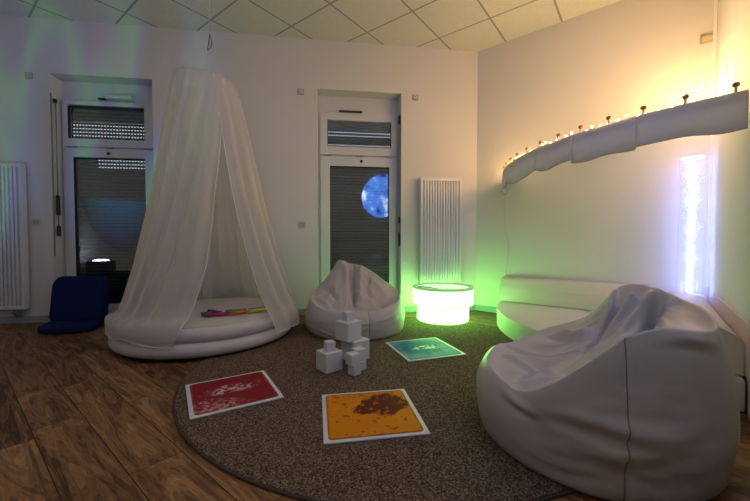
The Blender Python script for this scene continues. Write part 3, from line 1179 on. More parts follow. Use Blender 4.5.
def seg_dist(q, L):
    """distance of points q to polyline L and position 0..1 along it"""
    best = np.full(len(q), 1e9)
    side = np.zeros(len(q))
    pos = np.zeros(len(q))
    L = np.array(L, float)
    for i in range(len(L) - 1):
        a, b_ = L[i], L[i + 1]
        d = b_ - a
        t_ = np.clip(((q - a) @ d) / (d @ d), 0, 1)
        pr = a + t_[:, None] * d
        dd = np.linalg.norm(q - pr, axis=1)
        k = dd < best
        best = np.where(k, dd, best)
        pos = np.where(k, (i + t_) / (len(L) - 1), pos)
    return best, pos


def bean_bag(name, c, rim, inner, creases, wrinkles, Rb, Rc, zb, seams, label, m, seam_m, seed, group, lip=0.045, fan=1.0):
    c = np.array(c)
    D = np.hypot(*c)
    u = c / D                                  # local +x, away from the seat side
    rot = math.atan2(u[1], u[0])
    root = thing(name, label, 'bean bag', (c[0], c[1], RZ), rot, group)
    # local frame: x = u, y = left of u ; the tables use (a along u, b to the right)
    f = tps([p[:2] for p in rim + inner], [p[2] for p in rim + inner])
    ra = np.array([math.atan2(-p[1], p[0]) for p in rim])
    rr = np.array([math.hypot(p[0], p[1]) for p in rim])
    o_ = np.argsort(ra)
    ra, rr = ra[o_], rr[o_]
    ra3 = np.r_[ra - 2 * PI, ra, ra + 2 * PI]
    rr3 = np.r_[rr, rr, rr]
    NP_, NI, NO = 224, 46, 34

    def rimR(a):
        ks = np.linspace(-0.12, 0.12, 7)
        return np.mean([np.interp(a + k, ra3, rr3) for k in ks], axis=0)
    A_ = np.linspace(0, 2 * PI, NP_, endpoint=False)
    A_ = (A_ + PI) % (2 * PI) - PI
    RR = rimR(A_)
    verts = []

    def zt(a, rad):
        q = np.c_[rad * np.cos(a), -rad * np.sin(a)]      # (a,b)
        z = f(q)
        for (L, amp, w, p0, p1) in creases:
            d, pos = seg_dist(q, L)
            fade = np.clip(np.minimum(pos / max(p0, 1e-3), (1 - pos) / max(p1, 1e-3)), 0, 1)
            z = z + amp * np.exp(-(d / w) ** 2) * fade ** 0.7
        return z
    zr = zt(A_, RR)
    bm = bmesh.new()
    rings = []
    center = bm.verts.new((0, 0, float(zt(np.array([0.0]), np.array([0.0]))[0])))
    for i in range(1, NI + 1):
        s = i / NI
        rad = RR * s
        z = zt(A_, rad)
        # soft cushiony roll just inside the rim
        ring = []
        for k in range(NP_):
            a = A_[k]
            n_ = noise.noise(Vector((rad[k] * math.cos(a) * 9 + seed, rad[k] * math.sin(a) * 9, 0.3)))
            n2_ = noise.noise(Vector((rad[k] * math.cos(a) * 22 + seed, rad[k] * math.sin(a) * 22, 1.3)))
            # sharp cloth folds that fan out from the top of the backrest
            ax, ay = 0.16 - rad[k] * math.cos(a), -0.24 * fan - rad[k] * math.sin(a)
            th_ = math.atan2(ay, ax)
            ds_ = math.hypot(ax, ay)
            rg = 1 - abs(noise.noise(Vector((th_ * 3.4 + seed, ds_ * 3.0, 5.0)))) * 2.4
            rg2 = 1 - abs(noise.noise(Vector((rad[k] * math.cos(a) * 6 + seed, rad[k] * math.sin(a) * 6, 9.0)))) * 2.4
            fold_ = (0.020 * max(rg, -0.6) + 0.010 * max(rg2, -0.6)) * (1 - s ** 3) * min(1, ds_ / 0.10)
            zz = z[k] + fold_ + (0.008 * n_ + 0.002 * n2_) * (1 - 0.5 * s) - 0.004 * max(0, s - 0.97) / 0.03 - lip * (1 - math.exp(-(1 - s) / 0.07)) * math.exp(-(1 - s) / 0.45) * (1 if math.cos(a) < 0.3 else 0.4)
            ring.append(bm.verts.new((rad[k] * math.cos(a), rad[k] * math.sin(a), zz)))
        rings.append(ring)
    prof_pts = []
    for i in range(1, NO + 1):
        s = i / NO
        ring = []
        for k in range(NP_):
            a = A_[k]
            z0 = rings[NI - 1][k].co.z
            zbk = min(zb, z0 * 0.62)
            rb = max(Rb, RR[k] + 0.012)
            if s <= 0.6:
                t_ = s / 0.6 * PI / 2
                ln = s / 0.6
                r = RR[k] + (rb - RR[k]) * (0.55 * math.sin(t_) + 0.45 * ln)
                z = zbk + (z0 - zbk) * (0.55 * math.cos(t_) + 0.45 * (1 - ln))
            else:
                t_ = (s - 0.6) / 0.4 * PI / 2
                r = Rc + (rb - Rc) * math.cos(t_)
                z = zbk * (1 - math.sin(t_))
            bdeg = math.degrees(a)
            for (a0, z_, wa, wz, amp) in wrinkles:
                da = (math.degrees(a) - a0 + 180) % 360 - 180
                zc_ = z_ + 0.015 * math.sin(da * 0.12 + z_ * 60)
                r += amp * math.exp(-(da / wa) ** 2) * (math.exp(-((z - zc_) / wz) ** 2) - 0.8 * math.exp(-((z - zc_ + 1.7 * wz) / wz) ** 2))
            n_ = noise.noise(Vector((math.cos(a) * 2.2 + seed, math.sin(a) * 2.2, z * 5)))
            n3 = noise.noise(Vector((math.cos(a) * 7 + seed, math.sin(a) * 7, z * 9 + 4)))
            r += (0.012 * n_ + 0.004 * n3) * math.sin(min(1, s * 1.6) * PI / 2)
            for (ad, _nm) in seams:
                da = (math.degrees(a) - ad + 180) % 360 - 180
                r -= 0.006 * math.exp(-(da / 1.6) ** 2)
            ring.append(bm.verts.new((r * math.cos(a), r * math.sin(a), max(z, 0.0))))
        rings.append(ring)
    bot = bm.verts.new((0, 0, 0.0))
    for k in range(NP_):
        bm.faces.new((center, rings[0][k], rings[0][(k + 1) % NP_]))
        bm.faces.new((bot, rings[-1][(k + 1) % NP_], rings[-1][k]))
    for p, q in zip(rings, rings[1:]):
        for k in range(NP_):
            k2 = (k + 1) % NP_
            bm.faces.new((p[k], q[k], q[k2], p[k2]))
    P = [[v.co.copy() for v in ring] for ring in rings]
    obj('cover', bm, m, root, True)
    # raised piping at the rim seam (front half) and vertical seams
    for (ad, nm) in seams:
        k = int(np.argmin(np.abs((np.degrees(A_) - ad + 180) % 360 - 180)))
        bm = bmesh.new()
        pts = []
        for i in range(NI - 1, len(P) - 1):
            v = P[i][k]
            e = Vector((v.x, v.y, 0)).normalized()
            pts.append(v + e * 0.0005)
        tube(bm, pts, 0.0022, 6)
        obj(nm, bm, seam_m, root, True)
    return root


leather = mat('white_bean_bag_leatherette', (0.50, 0.455, 0.45), 0.32, bump=0.10, bscale=260, var=0.03, spec=0.5)
leather2 = mat('beige_bean_bag_leatherette', (0.52, 0.475, 0.455), 0.5, bump=0.08, bscale=260, var=0.03)
seam_m = mat('grey_seam', (0.20, 0.18, 0.185), 0.6)

BIG = [(-.42, -.222, .31), (-.47, -.08, .405), (-.47, .04, .517), (-.435, .115, .58), (-.37, .23, .615), (-.29, .35, .60), (-.15, .417, .61),
       (0, .4, .645), (.12, .356, .665), (.19, .22, .70), (.3, .115, .655), (.35, .02, .52), (.34, -.2, .41), (.17, -.365, .34),
       (.056, -.416, .35), (-.15, -.42, .32), (-.3, -.34, .31)]
INN = [(-.1, -.1, .32), (.05, .095, .47), (-.3, .17, .585), (-.12, .25, .575), (-.25, -.1, .33), (.0, -.25, .30), (.15, -.15, .36)]
CR = [([(.15, .20), (.12, .16), (.091, .124), (.034, .024)], 0.060, 0.018, .2, .5),
      ([(.16, .300), (.02, .241), (-.12, .190), (-.25, .18)], -0.110, 0.018, .2, .3),
      ([(.16, .27), (.06, .20), (-.05, .13), (-.16, .08)], 0.055, 0.018, .2, .4),
      ([(.17, .175), (.093, .077), (-.036, -.036)], -0.060, 0.019, .3, .4),
      ([(.29, .119), (.143, .091), (.06, .03)], 0.045, 0.018, .2, .4),
      ([(.006, -.384), (-.069, -.227), (-.179, -.106)], 0.030, 0.018, .3, .4),
      ([(.276, -.192), (.124, -.04), (.10, .03)], 0.040, 0.024, .3, .3),
      ([(-.079, -.112), (-.2, -.06), (-.36, -.02)], -0.014, 0.028, .3, .4),
      ([(-.36, -.30), (-.28, -.18), (-.24, -.08)], 0.032, 0.018, .3, .4),
      ([(-.30, -.26), (-.12, -.22), (.0, -.16)], -0.028, 0.018, .3, .4),
      ([(-.20, .38), (-.26, .28), (-.28, .18)], -0.012, 0.025, .2, .4)]
WR = [(180 + 17, .275, 24, .024, .020), (180 + 20, .205, 22, .026, .020), (180 + 11, .145, 24, .022, .016), (180 + 24, .40, 14, .012, .007),
      (180 + 20, .34, 16, .012, .008), (180 - 4, .10, 16, .018, .012), (180 + 34, .17, 16, .020, .012), (180 + 44, .565, 12, .016, .016), (180 - 28, .26, 8, .018, .014)]
bean_bag('bean_bag', (1.212, 1.478), BIG, INN, CR, WR, 0.503, 0.462, 0.22, [(180 + 14.5, 'vertical_seam'), (60, 'vertical_seam')],
         'large grey-white bean bag in the right foreground', leather, seam_m, 3.0, 'leatherette bean bags')

SR = [(-.45, 0, .265), (-.43, -.16, .265), (-.43, .16, .272), (-.34, -.32, .285), (-.33, .33, .30), (-.15, -.44, .34), (-.12, .445, .34),
      (.08, -.42, .40), (.08, .43, .395), (.20, -.33, .50), (.22, .33, .47), (.28, -.17, .64), (.30, .05, .60), (.28, .2, .53)]
SI = [(-.3, 0, .235), (-.1, -.02, .34), (-.22, -.25, .26), (-.22, .25, .27), (.10, -.15, .67), (.12, .08, .60), (.08, .28, .49), (.02, -.28, .50), (.06, -.03, .50), (.20, -.15, .69), (.21, .06, .63)]
SC = [([(.22, -.03), (.10, -.03), (-.04, -.02), (-.22, -.01)], -0.100, 0.020, .4, .3),
      ([(.19, -.13), (.10, -.10), (0, -.09), (-.15, -.12)], 0.040, 0.030, .4, .4),
      ([(.12, -.22), (.05, -.12), (-.02, -.06)], 0.055, 0.022, .3, .3),
      ([(.18, .06), (.08, .045), (-.06, .05), (-.2, .06)], 0.045, 0.028, .4, .4),
      ([(.02, -.35), (-.06, -.25), (-.16, -.18)], -0.055, 0.020, .3, .4),
      ([(-.08, -.42), (-.18, -.30), (-.28, -.2)], 0.042, 0.020, .3, .4),
      ([(.1, .15), (.0, .12), (-.12, .14)], -0.035, 0.022, .3, .3),
      ([(-.06, .40), (-.14, .3), (-.24, .22)], -0.040, 0.022, .3, .3)]
SW = [(175, .10, 30, .012, .010), (150, .07, 25, .010, .012), (200, .15, 20, .014, .006), (215, .20, 18, .015, .006)]
bean_bag('bean_bag', (0.278, 3.59), SR, SI, SC, SW, 0.515, 0.47, 0.17, [(180 + 14, 'vertical_seam')],
         'smaller beige-white bean bag in front of the middle window door', leather2, seam_m, 8.0, 'leatherette bean bags', fan=-0.4)

# ------------------------------------------------------------------ glowing green table
tc0 = (1.320, 3.880)
tb = thing('light_table', 'round two-tier white table glowing green by the radiator', 'light table', (tc0[0], tc0[1], RZ))
glow_m = mat('green_lit_acrylic', (0.8, 0.9, 0.8), 0.4, emit=(0.27, 1.0, 0.16), estr=8.5)
rim_m = mat('clear_rim', (0.55, 0.75, 0.55), 0.2)
bm = bmesh.new()
lathe(bm, [(0, 0), (0.285, 0), (0.295, 0.01), (0.295, 0.195), (0, 0.195)], 72)
obj('lower_drum', bm, glow_m, tb, True)
bm = bmesh.new()
lathe(bm, [(0, 0.192), (0.335, 0.192), (0.345, 0.194), (0.345, 0.365), (0, 0.365)], 72)
obj('upper_drum', bm, glow_m, tb, True)
bm = bmesh.new()
lathe(bm, [(0.296, 0.186), (0.347, 0.186), (0.347, 0.191), (0.296, 0.191)], 72, closed=True)
obj('middle_rim', bm, mat('green_rim', (0.25, 0.6, 0.25), 0.4), tb, True)
bm = bmesh.new()
lathe(bm, [(0.300, 0.366), (0.350, 0.366), (0.353, 0.378), (0.350, 0.390), (0.315, 0.392), (0.305, 0.38)], 72, closed=True)
obj('rim', bm, mat('lit_grey_green_rim', (0.45, 0.6, 0.45), 0.3, emit=(0.2, 0.55, 0.15), estr=0.5), tb, True)  # weak emission stands in for table light shining through the rim
sand_m, t, b = new_mat('tray_swirl')
tc = t.nodes.new('ShaderNodeTexCoord')
nz = t.nodes.new('ShaderNodeTexNoise')
nz.inputs['Scale'].default_value = 5
nz.inputs['Distortion'].default_value = 1.2
t.links.new(tc.outputs['Object'], nz.inputs['Vector'])
rp = t.nodes.new('ShaderNodeValToRGB')
el = rp.color_ramp.elements
el[0].position = 0.56
el[0].color = (0.8, 0.85, 0.8, 1)
el[1].position = 0.60
el[1].color = (0.02, 0.25, 0.25, 1)
t.links.new(nz.outputs['Fac'], rp.inputs[0])
t.links.new(rp.outputs[0], b.inputs['Base Color'])
t.links.new(mix_rgb(t, math_node(t, 'GREATER_THAN', nz.outputs['Fac'], 0.58), (0.60, 1.0, 0.50), (0.01, 0.12, 0.10)), b.inputs['Emission Color'])
b.inputs['Emission Strength'].default_value = 1.0
bm = bmesh.new()
lathe(bm, [(0, 0.372), (0.306, 0.372), (0.306, 0.366), (0, 0.366)], 64)
obj('tray_surface', bm, sand_m, tb)

# ------------------------------------------------------------------ corner seat
seat_m = mat('cream_leatherette', (0.70, 0.64, 0.60), 0.5, bump=0.05, bscale=300)
seat_side = mat('cream_leatherette_side', (0.70, 0.66, 0.60), 0.5, bump=0.08, bscale=40)
gold_pipe = mat('tan_piping', (0.42, 0.30, 0.16), 0.6)
ALONG = -DG            # from corner along the slanted wall to the left
OUT = TH               # from corner along the right wall to the camera


def P2(s, d):          # s along right wall from the corner, d along the slanted wall from the corner
    return PC + OUT * s + ALONG * d


Lm, Rm = 1.86, 1.77    # seat reach on the slanted and the right wall
EPS = 0.012
arc = []
for k in range(41):
    a = k / 40 * PI / 2
    arc.append(P2(EPS + (Rm - EPS) * math.sin(a), EPS + (Lm - EPS) * math.cos(a)))
cs = thing('corner_seat', 'quarter-round low cream seat platform filling the right corner', 'corner seat', (PC.x, PC.y, RZ))
loc0 = PC


def prism_w(poly, z0, z1, bev=0.0, seg=3):
    bm = bmesh.new()
    prism(bm, [(p.x - PC.x, p.y - PC.y) for p in poly], z0, z1)
    if bev:
        es = [e for e in bm.edges if abs(e.verts[0].co.z - e.verts[1].co.z) < 1e-6 and e.verts[0].co.z > z0 + 0.01]
        bmesh.ops.bevel(bm, geom=es, offset=bev, segments=seg, affect='EDGES', profile=0.5)
    return bm


obj('mattress', prism_w([P2(EPS, EPS)] + arc, 0.0, 0.178, bev=0.022), seat_side, cs, True)
for p in cs.children:
    p.data.polygons.foreach_set('use_smooth', [False] * len(p.data.polygons))
bm = bmesh.new()
tube(bm, [(p.x - PC.x, p.y - PC.y, 0.171) for p in [P2(0.0 + (Rm - .012) * math.sin(a), 0.0 + (Lm - .012) * math.cos(a)) for a in np.linspace(0.02, PI / 2 - 0.02, 40)]], 0.0045, 6)
obj('piping', bm, gold_pipe, cs, True)

# backrest on the slanted wall: long wedge
def wedge(name, A0, dirv, inward, L, prof, m, label, z0):
    """profile (inward distance, height) swept along dirv"""
    r = thing(name, label, 'backrest cushion', (A0.x, A0.y, z0))
    bm = bmesh.new()
    N = 24
    rings = []
    for i in range(N + 1):
        c = dirv * (L * i / N)
        rings.append([bm.verts.new((c.x + inward.x * p[0], c.y + inward.y * p[0], p[1])) for p in prof])
    for a, b_ in zip(rings, rings[1:]):
        for k in range(len(prof)):
            k2 = (k + 1) % len(prof)
            bm.faces.new((a[k], a[k2], b_[k2], b_[k]))
    bm.faces.new(rings[0][::-1])
    bm.faces.new(rings[-1])
    o = obj('cover', bm, m, r)
    for i, nm in ((0, 'end_piping'), (N, 'end_piping')):
        bm = bmesh.new()
        c = dirv * (L * i / N)
        tube(bm, [(c.x + inward.x * p[0], c.y + inward.y * p[0], p[1]) for p in prof + [prof[0]]], 0.004, 5)
        obj(nm, bm, m, r, True)
    return r


bz = RZ + 0.185
back_prof = [(0.006, 0), (0.20, 0), (0.195, 0.06), (0.17, 0.16), (0.135, 0.235), (0.12, 0.262), (0.10, 0.275), (0.006, 0.283)]
wedge('backrest_cushion', PC + ALONG * 0.36, ALONG, OUT, 1.51, back_prof, seat_m,
      'long low cream backrest cushion against the slanted wall', bz)
rp_ = [(0.012, 0.0), (0.30, 0.0), (0.30, 0.24), (0.29, 0.262), (0.27, 0.272)] + \
      [(0.27 - 0.258 * math.sin(a), 0.272 - 0.125 * (1 - math.cos(a))) for a in np.linspace(0.15, PI / 2, 9)]
wedge('backrest_cushion', PC + OUT * 0.34, OUT, ALONG, 1.395, rp_, seat_m,
      'cream backrest cushion with rounded back along the right wall, end facing the camera', bz)
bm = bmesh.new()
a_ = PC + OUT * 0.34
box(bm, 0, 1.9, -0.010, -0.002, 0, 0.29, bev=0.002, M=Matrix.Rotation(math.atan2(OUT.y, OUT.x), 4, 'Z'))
o = obj('bounce_strip', bm, mat('pale_pink_bounce_light', (0.72, 0.60, 0.56), 0.6))  # thin strip: pinkish bounce light on the wall put in as colour
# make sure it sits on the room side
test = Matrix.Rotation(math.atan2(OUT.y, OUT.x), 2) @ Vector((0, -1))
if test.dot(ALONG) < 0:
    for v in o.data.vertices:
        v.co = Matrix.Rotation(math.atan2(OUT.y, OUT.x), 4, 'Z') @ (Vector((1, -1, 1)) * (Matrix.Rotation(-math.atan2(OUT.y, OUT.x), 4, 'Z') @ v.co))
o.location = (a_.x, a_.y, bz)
o.name = 'trim_bounce_strip'
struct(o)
# pedestal for the bubble tube between the two backrests
ped_c = Vector((3.290, 2.757))

# ------------------------------------------------------------------ bubble tube
bt = thing('bubble_tube', 'tall clear bubble tube glowing blue-white in the right corner', 'bubble tube', (ped_c.x, ped_c.y, bz))
acr, t, b = new_mat('clear_acrylic')
t.nodes.remove(b)
out = t.nodes['Material Output']
tr = t.nodes.new('ShaderNodeBsdfTransparent')
tr.inputs[0].default_value = (0.99, 0.99, 1.0, 1)
gl = t.nodes.new('ShaderNodeBsdfGlossy')
gl.inputs['Roughness'].default_value = 0.05
lw = t.nodes.new('ShaderNodeLayerWeight')
lw.inputs[0].default_value = 0.25
mx = t.nodes.new('ShaderNodeMixShader')
t.links.new(math_node(t, 'MULTIPLY_ADD', lw.outputs['Facing'], 0.18, 0.02), mx.inputs[0])
t.links.new(tr.outputs[0], mx.inputs[1])
t.links.new(gl.outputs[0], mx.inputs[2])
t.links.new(mx.outputs[0], out.inputs['Surface'])
BT = 1.535
bm = bmesh.new()
lathe(bm, [(0.092, 0.05), (0.092, BT)], 48)
obj('clear_tube', bm, acr, bt, True)
bm = bmesh.new()
lathe(bm, [(0, 0), (0.115, 0), (0.115, 0.22), (0.10, 0.24), (0, 0.24)], 40)
obj('base', bm, mat('white_base_plastic', (0.75, 0.75, 0.76), 0.4), bt, True)
bm = bmesh.new()
lathe(bm, [(0.078, BT - 0.055), (0.0855, BT - 0.055), (0.0855, BT - 0.048), (0.078, BT - 0.048)], 40, closed=True)
obj('water_surface', bm, mat('lit_water_ring', (0.8, 0.85, 1.0), 0.3, emit=(0.8, 0.85, 1.0), estr=1.6), bt, True)
# rising column of glowing bubbles, brighter and denser in the centre
bub, t, b = new_mat('lit_bubbles')
b.inputs['Base Color'].default_value = (0.8, 0.85, 1, 1)
b.inputs['Emission Color'].default_value = (0.62, 0.72, 1.0, 1)
b.inputs['Emission Strength'].default_value = 2.2
bm = bmesh.new()
rng = random.Random(4)
base_ico = bmesh.new()
bmesh.ops.create_icosphere(base_ico, subdivisions=1, radius=1.0)
ico_v = [v.co.copy() for v in base_ico.verts]
ico_f = [[v.index for v in f.verts] for f in base_ico.faces]
base_ico.free()
for i in range(3000):
    z = rng.uniform(0.25, BT - 0.055)
    wid = 0.010 + 0.028 * (z / BT)
    rad = min(0.08, abs(rng.gauss(0, wid)))
    a = rng.uniform(0, 2 * PI)
    s = rng.uniform(0.0008, 0.0021)
    cc = Vector((rad * math.cos(a), rad * math.sin(a), z))
    vv = [bm.verts.new(cc + Vector((q.x * s, q.y * s, q.z * s * 1.6))) for q in ico_v]
    for f in ico_f:
        bm.faces.new([vv[k] for k in f])
o = obj('bubbles', bm, bub, bt)
o['kind'] = 'stuff'
# faint lit water
wat, t, b = new_mat('lit_water')
t.nodes.remove(b)
out = t.nodes['Material Output']
tr = t.nodes.new('ShaderNodeBsdfTransparent')
emn = t.nodes.new('ShaderNodeEmission')
emn.inputs[0].default_value = (0.55, 0.63, 1.0, 1)
lw = t.nodes.new('ShaderNodeLayerWeight')
lw.inputs[0].default_value = 0.5
tc = t.nodes.new('ShaderNodeTexCoord')
sp = t.nodes.new('ShaderNodeSeparateXYZ')
t.links.new(tc.outputs['Object'], sp.inputs[0])
t.links.new(math_node(t, 'MULTIPLY_ADD', sp.outputs[2], -0.04, 0.13), emn.inputs[1])
ad = t.nodes.new('ShaderNodeAddShader')
t.links.new(tr.outputs[0], ad.inputs[0])
t.links.new(emn.outputs[0], ad.inputs[1])
t.links.new(ad.outputs[0], out.inputs['Surface'])
bm = bmesh.new()
lathe(bm, [(0.084, 0.25), (0.084, BT - 0.056)], 48)
obj('water_core', bm, wat, bt, True)
for k in range(5):
    point('bubble_tube_lamp', (ped_c.x, ped_c.y, bz + 0.30 + k * 0.27), (0.33, 0.38, 1.0), 1.35, 0.075)

# ------------------------------------------------------------------ curved valance over the corner
vc = Vector((3.845, 2.762))
VR = 2.107
cloth_m, t, b = new_mat('white_valance_cloth')
t.nodes.remove(b)
df = t.nodes.new('ShaderNodeBsdfDiffuse')
df.inputs[0].default_value = (0.80, 0.79, 0.80, 1)
tl = t.nodes.new('ShaderNodeBsdfTranslucent')
tl.inputs[0].default_value = (0.80, 0.78, 0.80, 1)
m1 = t.nodes.new('ShaderNodeMixShader')
m1.inputs[0].default_value = 0.55
t.links.new(df.outputs[0], m1.inputs[1])
t.links.new(tl.outputs[0], m1.inputs[2])
t.links.new(m1.outputs[0], t.nodes['Material Output'].inputs['Surface'])
board_m = mat('white_board', (0.80, 0.80, 0.78), 0.6)
knob_m = mat('dark_wood_knob', (0.30, 0.17, 0.07), 0.4)
stalk_m = mat('grey_peg', (0.5, 0.47, 0.42), 0.5)


def vp(deg, r=VR):
    return Vector((vc.x + r * math.cos(math.radians(deg)), vc.y + r * math.sin(math.radians(deg))))


A0, A1 = 140.0, 216.0
va = thing('curved_valance', 'curved white cloth valance hung on a rail across the right corner', 'valance', (vc.x, vc.y, 1.5))


def arcsheet(a0, a1, r_in, z_top, z_bot, n, thick, wob=0, scal=None):
    bm = bmesh.new()
    rings = []
    for i in range(n + 1):
        a = a0 + (a1 - a0) * i / n
        ca, sa = math.cos(math.radians(a)), math.sin(math.radians(a))
        wv = wob * (math.sin(i * 0.55) + 0.6 * math.sin(i * 0.23 + 1))
        zb_ = z_bot + (scal(a) if scal else 0)
        ring = []
        for (rr, zz) in ((r_in + thick + wv * 0.2, z_top), (r_in + thick + wv * 0.7, (z_top + zb_) / 2), (r_in + thick + wv + 0.004, zb_), (r_in + wv, zb_), (r_in + wv * 0.5, (z_top + zb_) / 2), (r_in, z_top)):
            ring.append(bm.verts.new((rr * ca, rr * sa, zz - 1.5)))
        rings.append(ring)
    for p, q in zip(rings, rings[1:]):
        for k in range(6):
            bm.faces.new((p[k], p[(k + 1) % 6], q[(k + 1) % 6], q[k]))
    bm.faces.new(rings[0][::-1])
    bm.faces.new(rings[-1])
    return bm


# cloth in separate panels, each with its own hanging hem
cuts = [A0, 151.5, 164.0, 181.0, 191.5, 203.0, A1]
for i in range(len(cuts) - 1):
    a0, a1 = cuts[i], cuts[i + 1]

    def hemf(a, a0=a0, a1=a1, i=i):
        s = (a - a0) / (a1 - a0)
        return -0.022 * math.sin(PI * s * 0.9) + 0.014 * math.sin(2 * PI * s + i) + 0.012 * (1 if i % 2 else -0.3)
    o = obj('cloth_panel', arcsheet(a0, a1, VR, 1.705, 1.515, 26, 0.005, 0.006, hemf), cloth_m, va, True)
    bm = bmesh.new()
    pts = []
    for k in range(27):
        a = a0 + (a1 - a0) * k / 26
        wv = 0.006 * (math.sin(k * 0.55) + 0.6 * math.sin(k * 0.23 + 1))
        r_ = VR + 0.007 + wv
        pts.append((r_ * math.cos(math.radians(a)), r_ * math.sin(math.radians(a)), 1.515 + hemf(a) - 1.5))
    tube(bm, pts, 0.0028, 5)
    obj('hem', bm, mat('grey_hem', (0.28, 0.28, 0.30), 0.7), o, True)
# rail, and an inner ledge added to keep string light off the wall below
obj('rail_board', arcsheet(A0, A1, VR - 0.018, 1.700, 1.655, 90, 0.012), board_m, va, True)
bm = bmesh.new()
n = 90
rings = []
for i in range(n + 1):
    a = math.radians(A0 + (A1 - A0) * i / n)
    rings.append([bm.verts.new((rr * math.cos(a), rr * math.sin(a), zz - 1.5)) for rr, zz in ((VR - 0.018, 1.692), (VR - 0.13, 1.692), (VR - 0.13, 1.676), (VR - 0.018, 1.676))])
for p, q in zip(rings, rings[1:]):
    for k in range(4):
        bm.faces.new((p[k], p[(k + 1) % 4], q[(k + 1) % 4], q[k]))
bm.faces.new(rings[0][::-1])
bm.faces.new(rings[-1])
obj('light_block_ledge', bm, board_m, va)
# cloth roof rising from the rail to the corner
NR, NT = 60, 16
grid_ = []
for i in range(NR + 1):
    a = math.radians(A0 + 0.3 + (A1 - A0 - 1.3) * i / NR)
    px_, py_ = (VR - 0.02) * math.cos(a), (VR - 0.02) * math.sin(a)
    cx_, cy_ = PC.x - 0.03 - vc.x, PC.y - vc.y
    row = []
    for j in range(NT + 1):
        t_ = j / NT
        tt_ = 0.04 + 0.96 * t_
        z_ = 2.10 + (1.697 - 2.10) * tt_ - 0.03 * math.sin(PI * tt_) * math.sin(PI * i / NR)
        row.append((cx_ + (px_ - cx_) * tt_, cy_ + (py_ - cy_) * tt_, z_ - 1.5))
    grid_.append(row)
bm = bmesh.new()
up = [[bm.verts.new(p) for p in row] for row in grid_]
for i in range(NR):
    for j in range(NT):
        bm.faces.new((up[i][j], up[i + 1][j], up[i + 1][j + 1], up[i][j + 1]))
roof_m, t, b = new_mat('thin_roof_cloth')
t.nodes.remove(b)
out = t.nodes['Material Output']
df = t.nodes.new('ShaderNodeBsdfDiffuse')
df.inputs[0].default_value = (0.82, 0.81, 0.80, 1)
tl = t.nodes.new('ShaderNodeBsdfTranslucent')
tl.inputs[0].default_value = (0.80, 0.80, 0.82, 1)
tr = t.nodes.new('ShaderNodeBsdfTransparent')
m1 = t.nodes.new('ShaderNodeMixShader')
m1.inputs[0].default_value = 0.5
m2 = t.nodes.new('ShaderNodeMixShader')
m2.inputs[0].default_value = 0.90
t.links.new(df.outputs[0], m1.inputs[1])
t.links.new(tl.outputs[0], m1.inputs[2])
t.links.new(tr.outputs[0], m2.inputs[1])
t.links.new(m1.outputs[0], m2.inputs[2])
t.links.new(m2.outputs[0], out.inputs['Surface'])
obj('cloth_roof', bm, roof_m, va, True)
for k in range(13):
    a = 214.7 - 5.45 * k + 5.45
    a = math.radians(a)
    if math.degrees(a) < A0 + 2:
        break
    cx, cy = (VR - 0.012) * math.cos(a), (VR - 0.012) * math.sin(a)
    bm = bmesh.new()
    lathe(bm, [(0.0075, 1.69 - 1.5), (0.0065, 1.735 - 1.5)], 10, c=(cx, cy))
    pg = obj('peg', bm, stalk_m, va, True)
    bm = bmesh.new()
    bmesh.ops.create_uvsphere(bm, u_segments=16, v_segments=10, radius=0.0165)
    for v in bm.verts:
        v.co = Vector((cx + v.co.x, cy + v.co.y, 0.248 + v.co.z * 0.85))
    obj('knob', bm, knob_m, pg, True)
# ------------------------------------------------------------------ string of warm lights on the valance
sl = thing('string_lights', 'string of tiny warm fairy lights along the curved valance', 'fairy lights', (vc.x, vc.y, 1.70))
rng = random.Random(11)
pts = []
for i in range(130):
    a = 141.5 + (207.0 - 141.5) * i / 129
    r_ = VR - 0.045 + 0.030 * noise.noise(Vector((i * 0.37, 0, 0)))
    z = 0.014 + 0.018 * (0.5 + noise.noise(Vector((i * 0.51, 3, 0))))
    pts.append(Vector((r_ * math.cos(math.radians(a)), r_ * math.sin(math.radians(a)), z)))
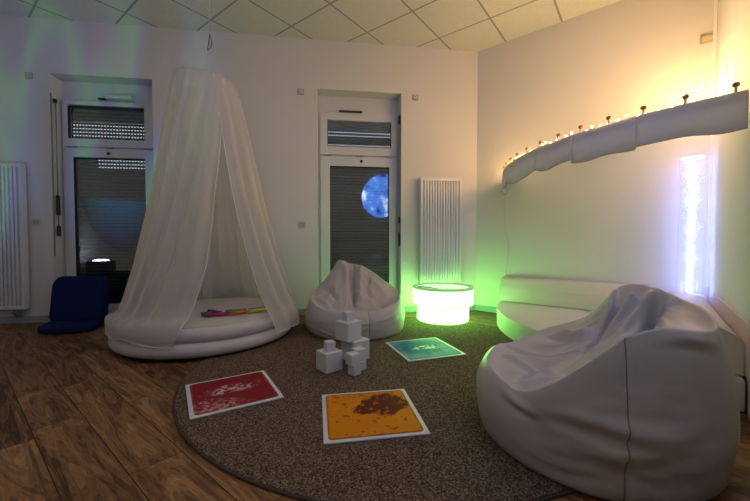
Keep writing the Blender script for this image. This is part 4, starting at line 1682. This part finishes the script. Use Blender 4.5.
# tail runs back over to the corner of the room and up
last = pts[-1]
tgt = Vector((PC.x - 0.06 - vc.x, PC.y - 0.0 - vc.y, 0.62))
for i in range(1, 46):
    s = i / 45
    p = last.lerp(tgt, s)
    p.z = last.z * (1 - s) + 0.62 * s + 0.015 * math.sin(i * 0.9) + 0.03
    p.x += 0.02 * math.sin(i * 1.3)
    pts.append(p)
bm = bmesh.new()
tube(bm, pts, 0.0014, 4)
obj('wire', bm, mat('clear_wire', (0.6, 0.55, 0.4), 0.5), sl, True)
bulb_m = mat('warm_bulb', (1, 0.8, 0.5), 0.3, emit=(1.0, 0.55, 0.16), estr=45.0)
bme = bmesh.new()
bmesh.ops.create_icosphere(bme, subdivisions=2, radius=0.0058)
bulb0 = obj('bulb', bme, bulb_m, sl, True)
idx = list(range(0, 60, 1)) + list(range(60, 130, 3)) + list(range(130, len(pts), 3))
idx = idx[:99]
for k, i in enumerate(idx):
    o = bulb0 if k == 0 else bulb0.copy()
    if k:
        C.objects.link(o)
        o.parent = sl
    j = pts[i]
    o.location = (j.x + rng.uniform(-.012, .012), j.y + rng.uniform(-.012, .012), j.z + rng.uniform(-0.004, .016))
# light of the string: warm, weighted to the bundle in the corner
WARM = (1.0, 0.60, 0.22)
for a, pw in ((148, 1.2), (156, 1.2), (165, 1.4), (176, 1.8), (186, 1.6), (198, 2.4)):
    p = vp(a, VR - 0.07)
    point('fairy_light_glow', (p.x, p.y, 1.76), WARM, pw, 0.03)
for s, pw in ((0.25, 6), (0.55, 9.5), (0.85, 15)):
    a_ = Vector((vc.x + last.x, vc.y + last.y)).lerp(PC + Vector((-0.14, 0.0)), s)
    point('fairy_light_glow', (a_.x, a_.y, 1.86 + 0.38 * s), WARM, pw, 0.12)

# power lead of the string lights hanging down the slanted wall
bm = bmesh.new()
wl = PC + ALONG * 1.87 + OUT * 0.012
pts = []
for i in range(24):
    s = i / 23
    q = wl + ALONG * (0.02 * math.sin(s * 7) - 0.03 * s)
    pts.append((q.x, q.y, 1.475 - s * (1.475 - 0.50)))
tube(bm, pts, 0.0022, 5)
tag(obj('power_cord', bm, mat('white_cord', (0.5, 0.5, 0.46), 0.5), None, True), 'thin pale cord hanging down the slanted wall from the valance end', 'cord')
